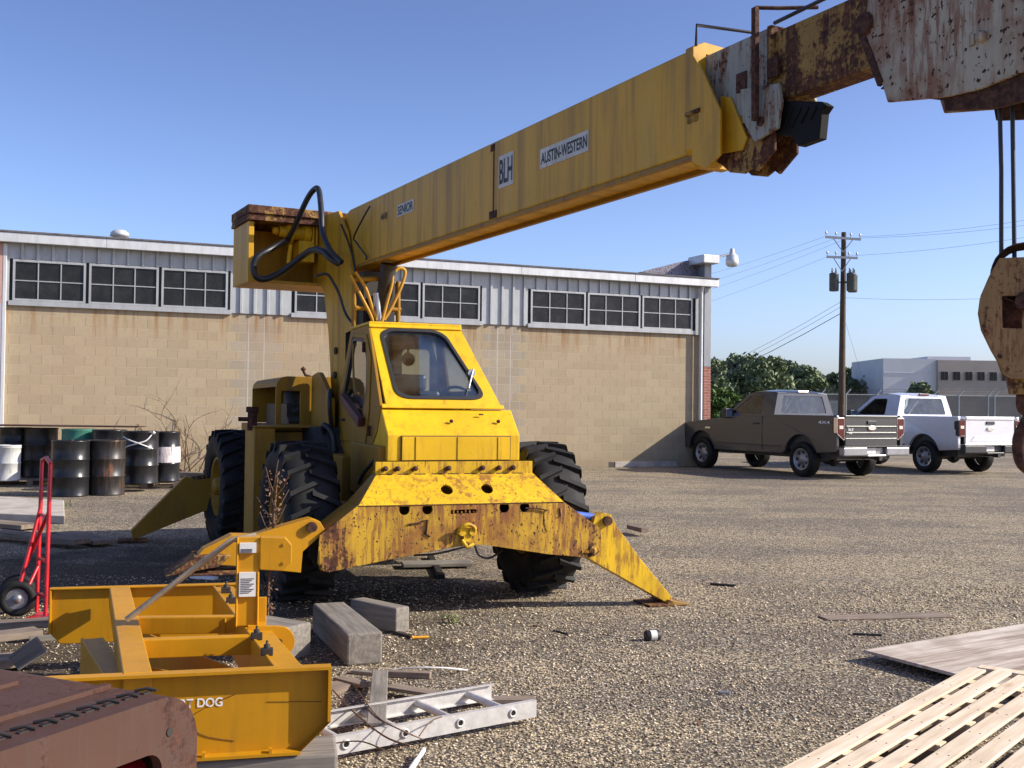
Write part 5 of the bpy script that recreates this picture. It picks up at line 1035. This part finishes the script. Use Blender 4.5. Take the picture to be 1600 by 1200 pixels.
q.obj('frame', M['redp'], ht_); MB().prism([(-.02, -.2), (.09, -.2), (.09, .2), (-.02, .2)], 0, .006, lambda a, b, t: (lb_.x+.02+a*1.6, (lb_.y+rb_.y)/2+b, .03+t)).obj('toe_plate', M['redp'], ht_)
MB().tube([w1, w2], .01).obj('axle', M['steel'], ht_)
yw = (w2-w1).normalized(); az = math.atan2(yw.y, yw.x)-rad(8)
for w_ in (w1, w2):
    wo = MB().lathe([(.07, -.028), (.10, -.032), (.117, -.022), (.122, 0), (.117, .022), (.10, .032), (.07, .028)], ax='x', n=28, closed=True).obj('wheel', M['rubber'], ht_, 0, tuple(w_), az); MB().lathe([(.072, -.02), (.05, -.012), (.03, -.02), (.028, -.035), (0, -.036)], ax='x', n=20).obj('hub', M['alloy'], wo)
# ------------------------------------------------------------------ yellow grading blade
BL = Frame((-1.759, 4.077), math.atan2(.254, 1.037)); bl_ = thing('grading_blade', 'yellow steel grading blade frame with two moldboards and hitch mast in the foreground', 'grader blade', (*BL.o, 0), BL.a)
def bl(p): return Vector(BL.loc((p[0], p[1], p[2])))
ZT = .47; W2 = 1.085
fp = [(0, .17), (.10, .145), (.97, .145), (W2, .25), (W2, ZT), (0, ZT)]
q = MB().prism(fp, 0, .012, XZ).bx(-.0, W2, -.045, 0, ZT-.012, ZT).bx(W2-.012, W2, -.045, 0, .255, ZT-.012).bx(0, .97, -.05, 0, .135, .147)
q.prism([(W2-.006, .25), (W2, .255), (.975, .15), (.965, .142)], -.045, 0, XZ)
for x in (.10, .6, .85): q.bx(x, x+.012, -.05, -.02, .147, .165)
q.obj('front_moldboard', M['yel_tool'], bl_, .004); fmo = bpy.data.objects[bl_.name] and kids(bl_)[-1]
a = BL.yp(0, 293, 1106); c_ = BL.yp(0, 348, 1089); wT = c_[0]-a[0]; text('DIRT DOG', 'lettering', M['whiteink'], kids(bl_)[0], (c_[0]-wT*1.536, -.001, a[1]), (1, 0, 0), (0, 0, 1), wT*1.536, c_[1]-a[1])
MB().tube(smoothpts([(.72, -.002, .37), (.62, -.002, .33), (.55, -.002, .28), (.60, -.002, .22), (.72, -.002, .19)]), .0012, 4).tube([(.84, -.002, .335), (1.05, -.002, .325)], .001, 4).sep('scratch', M['rust'], kids(bl_)[0])
rl = bl((-2.537, 6.028, 0)); ry = rl.y; rx = rl.x
MB().prism([(rx, .22), (rx+.06, .156), (rx+1.1, .156), (rx+1.1, ZT), (rx, ZT)], ry, ry+.012, XZ).bx(rx, rx+1.1, ry-.03, ry, ZT-.012, ZT).bx(rx, rx+.012, ry-.03, ry, .22, ZT-.012).obj('rear_moldboard', M['yel_tool'], bl_, .004)
def P3(x, y, z): return bl((x, y, z))
A0, A1 = P3(-2.159, 6.05, ZT), P3(-1.408, 4.153, ZT); B0, B1 = P3(-1.664, 6.15, ZT), P3(-.918, 4.3, ZT)
MB().beam(A0-Vector((0, 0, .03)), A1-Vector((0, 0, .03)), .105, .065).beam(A0+Vector((-.05, 0, -.05)), A1+Vector((-.05, 0, -.05)), .012, .10).obj('left_arm', M['yel_tool'], bl_, .004)
MB().beam(B0-Vector((0, 0, .11)), B1-Vector((0, 0, .11)), .014, .22).beam(B0+Vector((.05, 0, -.012)), B1+Vector((.05, 0, -.012)), .11, .012).obj('right_arm', M['yel_tool'], bl_, .003)
q = MB()
for f0, f1 in ((.43, .46), (.69, .70)):
    a_ = A0.lerp(A1, f0); c2 = B0.lerp(B1, f1); q.beam(a_-Vector((0, 0, .045)), c2-Vector((0, 0, .045)), .012, .08).beam(a_-Vector((0, -.02, .008)), c2-Vector((0, -.02, .008)), .05, .01)
q.sep('cross_bar', M['yel_tool'], bl_, .003)
q = MB(); a_ = bl(G(128, 995, .38)); c2 = bl(G(166, 1055, .38)); q.beam(a_-Vector((0, 0, .09)), c2-Vector((0, 0, .09)), .012, .17).beam(a_+Vector((.045, 0, -.015)), c2+Vector((.045, 0, -.015)), .10, .012).beam(a_+Vector((.09, 0, -.08)), c2+Vector((.09, 0, -.08)), .01, .15)
q.beam(bl((-2.16, 6.0, .20)), bl((-1.2, 4.9, .20)), .012, .2).beam(bl((-2.0, 5.3, .19)), bl((-1.0, 4.65, .19)), .012, .16); q.sep('inner_blade', M['yel_tool'], bl_, .003)
# mast, brace, hitch ears
mb0 = bl(G(388, 978, ZT)); Ym = G(388, 978, ZT).y; mtop = D(385, 838, Ym).z
MB().bx(mb0.x-.06, mb0.x+.045, mb0.y-.03, mb0.y+.05, ZT+.004, mtop).bx(mb0.x-.06, mb0.x-.05, mb0.y-.045, mb0.y-.03, ZT+.004, mtop).bx(mb0.x+.035, mb0.x+.045, mb0.y-.045, mb0.y-.03, ZT+.004, mtop-.16).obj('hitch_mast', M['yel_tool'], bl_, .006)
mo_ = kids(bl_)[-1]
hp2 = [(mb0.x+.047, mtop), (mb0.x+.16, mtop-.005), (mb0.x+.19, mtop-.04), (mb0.x+.19, mtop-.12), (mb0.x+.15, mtop-.158), (mb0.x+.047, mtop-.15)]; hb2 = MB().prism(hp2, mb0.y-.04, mb0.y+.03, XZ)
for a_, z_ in ((.155, .035), (.155, .12)): hb2.lathe([(.008, -.045), (.008, -.04)], (mb0.x+a_, mb0.y, mtop-z_), 'y', 8)
hb2.obj('hitch_bracket', M['yel_tool'], mo_, .004)
for z0, z1_ in ((mtop-.07, mtop-.025), (mtop-.27, mtop-.16)): MB().bx(mb0.x-.045, mb0.x+.03, mb0.y-.048, mb0.y-.0305, z0, z1_).obj('safety_sticker', M['sticker'] if 'sticker' in M else M['whitepl'], mo_)
st2 = MB()
for k in range(9): st2.bx(mb0.x-.038, mb0.x+.022-.01*(k % 3), mb0.y-.0495, mb0.y-.0485, mtop-.19-.008*k, mtop-.187-.008*k)
for k in range(3): st2.bx(mb0.x-.04, mb0.x+.012, mb0.y-.0495, mb0.y-.0485, mtop-.055-.006*k, mtop-.052-.006*k)
st2.sep('sticker_text', M['blackink'], mo_, gap=.006)
M['bracep'] = plain('beige_brace_pipe', (.42, .32, .19), .5)
e0 = Vector((mb0.x-.08, mb0.y, mtop-.015)); e1 = bl(G(198, 968, ZT+.03)); MB().tube([Vector((mb0.x+.03, mb0.y, mtop+.004)), e0, e1], .014, 10).obj('brace', M['bracep'], mo_)
ea = bl(G(436, 1000, .42)); MB().prism([(ea.x-.14, .36), (ea.x+.0, .34)]+arcpts(ea.x+.0, .41, .072, -90, 90, 8)+[(ea.x-.14, .49)], ea.y, ea.y+.02, XZ, [circ(ea.x, .41, .016, 12)]).obj('hitch_ear', M['yel_tool'], bl_, .003)
ea2 = bl(G(406, 960, .5)); MB().bx(ea2.x-.035, ea2.x+.03, ea2.y, ea2.y+.02, .45, .58).obj('hitch_lug', M['yel_tool'], bl_, .003)
q = MB()
for px, py in ((387, 970), (401, 994), (417, 1018), (353, 922), (361, 938)): c2 = bl(G(px, py, ZT+.01)); q.box(c2, (.05, .03, .03)).lathe([(.014, .0), (.014, .03), (.006, .031), (.006, .045)], (c2.x, c2.y, c2.z), n=6)
q.sep('clamp_bolt', M['dark'], bl_, .003)
# ------------------------------------------------------------------ rusty steel frame in the near left corner
d2 = Vector((.2, .42)).normalized(); RS = Frame((-.828, 2.781), math.atan2(d2.y, d2.x)); zt3 = .765
rz_ = thing('rusty_steel_frame', 'rust brown heavy steel casting with round corner in the near left corner', 'steel frame', (*RS.o, 0), RS.a)
oc = RS.yp(0, 308, 1150)[0]; ocr = RS.yp(0, 280, 1085)[0]
out = [(-2.2, 0.02), (-2.2, zt3)]+arcpts(oc-.13, zt3-.13, .13, 90, 0, 8)+[(oc, .02)]
hole = [(-.62, .06), (oc-.10, .06)]+arcpts(oc-.16, .50, .06, 0, 90, 5)+arcpts(-.5, .50, .06, 90, 180, 5)
hx0 = RS.yp(0, 240, 1190); hx1 = RS.yp(0, 178, 1198)
hole = [(-1.4, .06), (hx0[0]+.03, .06), (hx0[0]+.03, hx0[1]-.03)]+arcpts(hx0[0]-.02, hx0[1]-.03, .05, 0, 90, 5)+[(-1.3, hx1[1]+.01)]
MB().prism(out, 0, .03, XZ, [hole]).obj('side_plate', M['cast'], rz_, .008)
q = MB(); tp_ = [p for p in out[1:-1]]; n = len(tp_)
q.add([(x, .03, z) for x, z in tp_]+[(x, 1.1, z) for x, z in tp_], [(i, i+1, n+i+1, n+i) for i in range(n-1)], True)
q.bx(-2.2, oc-.12, .18, .20, zt3, zt3+.012).bx(-2.2, oc-.2, .42, .45, zt3, zt3+.01).bx(-2.2, oc-.2, .47, .48, zt3, zt3+.006)
q.obj('top_plate', M['cast'], rz_)
q = MB(); rs = random.Random(3)
for k in range(16):
    x = oc-.09-k*.062; q.tube([(x, .055, zt3+.004), (x-.012, .075, zt3+.010), (x-.03, .10, zt3+.004)], .004, 6).box((x-.02, .07, zt3+.001), (.030, .012, .004))
q.sep('cut_tooth', M['dark'], rz_)
MB().lathe([(.012, -.003), (.011, .0)], (RS.yp(0, 265, 1143)[0], 0, RS.yp(0, 265, 1143)[1]), 'y', 12).obj('bolt_hole', M['dark'], rz_)
MB().bx(-1.5, oc-.1, 1.06, 1.08, .02, zt3-.02).bx(oc-.03, oc-.001, .03, 1.1, .02, zt3-.1).sep('inner_wall', M['cast'], rz_)
a_ = RS.yp(.12, 215, 1196); o = MB().tube([RS.w(a_[0]-.5, .14, a_[1]-.08), RS.w(a_[0]+.02, .14, a_[1]-.02)], .035).obj('red_pipe', M['redp'], None); tag(o, 'orange red pipe showing inside the opening of the rusty steel casting', 'pipe')
# ------------------------------------------------------------------ timbers and boards on the gravel
def block(c0, c1, wd, h, label, mat='timber', z=0, group='weathered timber blocks beside the blade'):
    a = Vector(c0); c = Vector(c1); d = c-a; q = MB().bx(0, d.length, -wd/2, wd/2, 0, h); o = q.obj('timber_block', M[mat], None, .012, (a.x, a.y, z), math.atan2(d.y, d.x)); tag(o, label, 'timber', group); return o
block((-.83, 6.30), (-1.20, 7.25), .21, .185, 'large weathered timber, middle one of the three beside the blade'); block((-.70, 7.19), (-1.05, 7.52), .12, .17, 'shorter timber block, rightmost of the three beside the blade'); block((-1.245, 6.42), (-1.55, 6.62), .24, .2, 'cracked square timber behind the hitch ear, leftmost of the three')
sp = Vector((-.69, 4.42)); dv = Vector((.51, .10)).normalized(); block(sp, sp-dv*1.7, .26, .13, 'long grey timber lying under the front moldboard', group=None)
# ladder
LD = Frame((-.745, 4.57), math.atan2(5.19-4.57, .134+.745)); Ll = 1.075; la = thing('aluminium_ladder', 'bare aluminium ladder section lying flat on the gravel', 'ladder', (*LD.o, .03), LD.a)
M['alu'] = plain('weathered_aluminium', (.62, .60, .57), .45, .35, var=.12, scale=20)
lw = .38
for y, s in ((0, 1), (lw, -1)): MB().bx(-.35, Ll, y-.002, y+.002, 0, .078).bx(-.35, Ll, min(y, y+s*.025)+.0021, max(y, y+s*.025)+.0021, 0, .004).bx(-.35, Ll, min(y, y+s*.025)+.0021, max(y, y+s*.025)+.0021, .074, .078).obj('rail', M['alu'], la)
for px in (540, 632, 718, 800):
    x = LD.yp(0, px, 1150)[0]; r_ = MB(); pr_ = [(x+.017*math.cos(a)*1.3, .04+.017*math.sin(a)) for a in [i*math.pi/5 for i in range(10)]]; r_.prism(pr_, .003, lw-.003, XZ); ro = r_.obj('rung', M['alu'], la)
    MB().lathe([(.021, -.004), (.021, -.009), (.013, -.009), (.013, -.003)], (x, 0, .04), 'y', 14).obj('rung_collar', M['alu'], ro); MB().lathe([(.0125, -.0045), (0, -.0045)], (x, 0, .04), 'y', 14).obj('rung_bore', M['dark'], ro)
plank(588, 1136, 594, 1052, .10, .085, .02, 'timber', 'grey board lying across the ladder, pointing away', z2=.05); plank(607, 1076, 735, 1096, .03, .08, .02, 'oldplank', 'brown board slanting under the far ladder rail', z2=.02); plank(600, 1057, 673, 1060, .0, .05, .035, 'oldplank', 'dark brown strip of wood just beyond the ladder'); plank(528, 1062, 572, 1074, .02, .07, .02, 'oldplank', 'split light brown board beside the right end of the blade'); plank(742, 1099, 836, 1099, .0, .07, .03, 'oldplank', 'grey brown board under the right end of the ladder'); plank(550, 1052, 592, 1056, .0, .04, .02, 'timber', 'small grey stick of wood behind the split board')
plank(505, 1085, 560, 1068, .0, .12, .03, 'oldplank', 'dark flat board between the blade and the ladder')
def wirey(pts, r, mat, name, label, cat, z=.02):
    P_ = [G(p[0], p[1], p[2] if len(p) > 2 else z) for p in pts]; o = MB().tube(smoothpts(P_), r, 6).obj(name, M[mat], None); tag(o, label, cat)
wirey([(590, 1053, .01), (620, 1046, .03), (660, 1043, .05), (700, 1044, .04), (730, 1047, .01)], .005, 'whitepl', 'banding_strip', 'thin pale curved strip lying on the gravel beyond the ladder', 'strip')
wirey([(520, 1078, .05), (550, 1110, .1), (600, 1150, .11), (640, 1165, .1)], .004, 'dry', 'twig', 'long brown twig lying across the ladder', 'twig'); wirey([(560, 1080, .1), (590, 1120, .12), (625, 1140, .11), (660, 1155, .05)], .003, 'dry', 'twig', 'thin twig over the middle of the ladder', 'twig'); wirey([(655, 1150, .11), (672, 1128, .12), (690, 1120, .12)], .003, 'dry', 'twig', 'short forked twig on the near ladder rail', 'twig'); wirey([(500, 1165, .1), (560, 1158, .12), (600, 1172, .11)], .003, 'dry', 'twig', 'twig beside the timber end on the near ladder rail', 'twig')
a_ = G(640, 1205, .02); c_ = G(662, 1172, .03); o = MB().tube([a_, a_.lerp(c_, .5)], .012, 10).tube([a_.lerp(c_, .5), c_], .010, 10).obj('plastic_tube', M['whiteink'], None); tag(o, 'short white plastic tube on the gravel at the bottom edge', 'tube')
p = G(658, 1000, .0); o = MB().tube([p+Vector((-.05, 0, .015)), p+Vector((.05, .02, .015))], .009, 8).lathe([(0, -.014), (.014, 0), (0, .014)], (p.x-.055, p.y, .016), n=10).obj('orange_marker', plain('orange_plastic', (.75, .33, .02), .5), None); tag(o, 'small orange plastic marker with a white end lying on the gravel', 'marker')
p = G(1018, 1001, 0); can = thing('tin_can', 'dark drinks can with a white band lying on its side on the gravel', 'can', (p.x, p.y, .033), rad(15)); MB().lathe([(0, -.045), (.028, -.045), (.033, -.038), (.033, .05), (.028, .058), (0, .055)], ax='x', n=20).obj('body', M['dark'], can); MB().lathe([(.0336, -.012), (.0336, .03)], ax='x', n=20).obj('label_band', M['whitepl'], can)
p = G(1132, 1085, 0); o = MB().prism(roundpoly([(-.03, -.012), (.03, -.012), (.035, .012), (-.035, .012)], .008), 0, .015, XY).obj('scrap_metal_bit', M['alloy'], None, .002, p); tag(o, 'tiny grey scrap of metal on the open gravel', 'scrap')
plank(1285, 967, 1480, 962, .0, .16, .012, 'conc_wood' if 'conc_wood' in M else 'oldplank', 'long flat board half sunk in the gravel on the right'); plank(1110, 914, 1150, 917, .0, .03, .02, 'dark', 'short dark stick on the gravel behind the right outrigger foot', name='stick', cat='stick'); plank(1284, 907, 1328, 904, .0, .02, .01, 'timber', 'thin pale stick on the gravel above the sunken board', name='stick', cat='stick'); plank(1332, 992, 1378, 994, .0, .02, .015, 'dark', 'dark stick left of the plywood', name='stick', cat='stick')
plank(1202, 1120, 1246, 1112, .0, .012, .008, 'timber', 'pale splinter near the pine slats', name='stick', cat='stick'); plank(865, 986, 888, 992, .0, .015, .01, 'dark', 'dark splinter in the gravel left of the can', name='stick', cat='stick'); plank(834, 978, 842, 980, .0, .03, .008, 'rust', 'rusty chip in front of the crane tyre', name='rust_chip', cat='scrap'); plank(628, 884, 735, 882, .02, .25, .03, 'timber', 'grey board lying under the middle of the crane', name='board', cat='board'); plank(300, 903, 338, 906, .2, .06, .02, 'whiteink', 'pale strip standing in for the sky highlight on the left outrigger foot', name='strip', cat='strip'); plank(672, 872, 690, 905, .0, .06, .04, 'dark', 'dark post end lying under the crane', name='post_end', cat='post'); plank(985, 826, 1008, 832, .05, .1, .05, 'oldplank', 'broken brown board behind the right outrigger leg')  # pale strip at the left foot is a sky highlight built as an object
plank(600, 985, 645, 998, .0, .04, .02, 'dark', 'dark board end sticking out beside the right timber block')
# plywood and slatted panel
p0 = Vector((2.127, 6.547)); e1_ = Vector((.87, .49)).normalized(); e2_ = Vector((.49, -.87)); q = MB().prism([(0, 0), (1.75, 0), (1.75, -2.2), (0, -2.2)], 0, .018, XY)
o = q.obj('plywood_sheet', M['ply'], None, 0, (p0.x, p0.y, .05)); o.rotation_euler = (rad(0), rad(-1.0), math.atan2(e1_.y, e1_.x)); tag(o, 'weathered pinkish plywood sheet lying on the gravel behind the pine slats', 'plywood')
o = MB().bx(-.05, .05, -.6, .6, 0, .045).obj('batten', M['oldplank'], None, 0, (2.9, 6.2, 0), .3); tag(o, 'batten propping the plywood sheet off the gravel', 'batten')
zs = .30; a_ = G(1220, 1200, zs); c_ = G(1512, 1043, zs); d_ = (c_-a_).normalized(); L0 = (c_-a_).length; SF = math.atan2(d_.y, d_.x)
sp_ = thing('slatted_pine_panel', 'stack of new pale pine slats with narrow gaps in the near right corner', 'slat panel', (a_.x, a_.y, 0), SF); rs = random.Random(8)
for k in range(17):
    y1 = -k*.108-.0; e = L0+(.02, .03, -.02, .05)[k % 4]+k*.022; o = MB().bx(-.9, e, y1-.077+.004*(k%3), y1, zs-.013, zs).obj('slat', M['pine'], sp_, .003); 
for k in range(9): MB().bx(-.7+k*.34, -.7+k*.34+.07, -1.84 if k % 3 == 0 else -.30, -.01, zs-.04, zs-.0135).obj('cross_board', M['pine'], sp_, .002)
for k in range(3): MB().bx(-.9, L0+.1, -.1-k*.8, -.02-k*.8, .0, zs-.0405).obj('bearer', M['oldplank'], sp_)
# small fastenings and welds that read at this distance
rs = random.Random(21); nb = MB()
for k in range(8):
    for j in range(6):
        x = -.2+j*.34+.035; y = -k*.108-.035
        for dy in (-.018, .018): nb.lathe([(.0035, zs), (.003, zs+.0012), (0, zs+.0012)], (x+rs.uniform(-.01, .01), y+dy, 0), n=6)
tag(nb.obj('nails', M['rust'], sp_), kind='stuff')
for p_, q_ in ((A0.lerp(A1, .43), 1), (A0.lerp(A1, .69), 1), (B0.lerp(B1, .46), -1), (B0.lerp(B1, .70), -1)):
    MB().tube([p_+Vector((.055*q_, 0, -.012)), p_+Vector((.055*q_, .0, -.085))], .005, 6).obj('weld_bead', M['yel_tool'], bl_)
lf = MB(); rs = random.Random(31)
for k in range(130):
    q = G(rs.uniform(20, 1580), 740+400*rs.random()**1.3, .012); s_ = rs.uniform(.012, .03); a = rs.random()*6.28; u = Vector((math.cos(a), math.sin(a), rs.uniform(-.2, .3))); v = Vector((-math.sin(a), math.cos(a), rs.uniform(-.2, .3))); lf.add([q-u*s_, q+v*s_*.5, q+u*s_*.9, q-v*s_*.45], [(0, 1, 2, 3)])
tag(lf.obj('leaf_litter', M['dry'], None), 'scattered dry brown leaf bits blown over the gravel', 'leaf litter', kind='stuff')
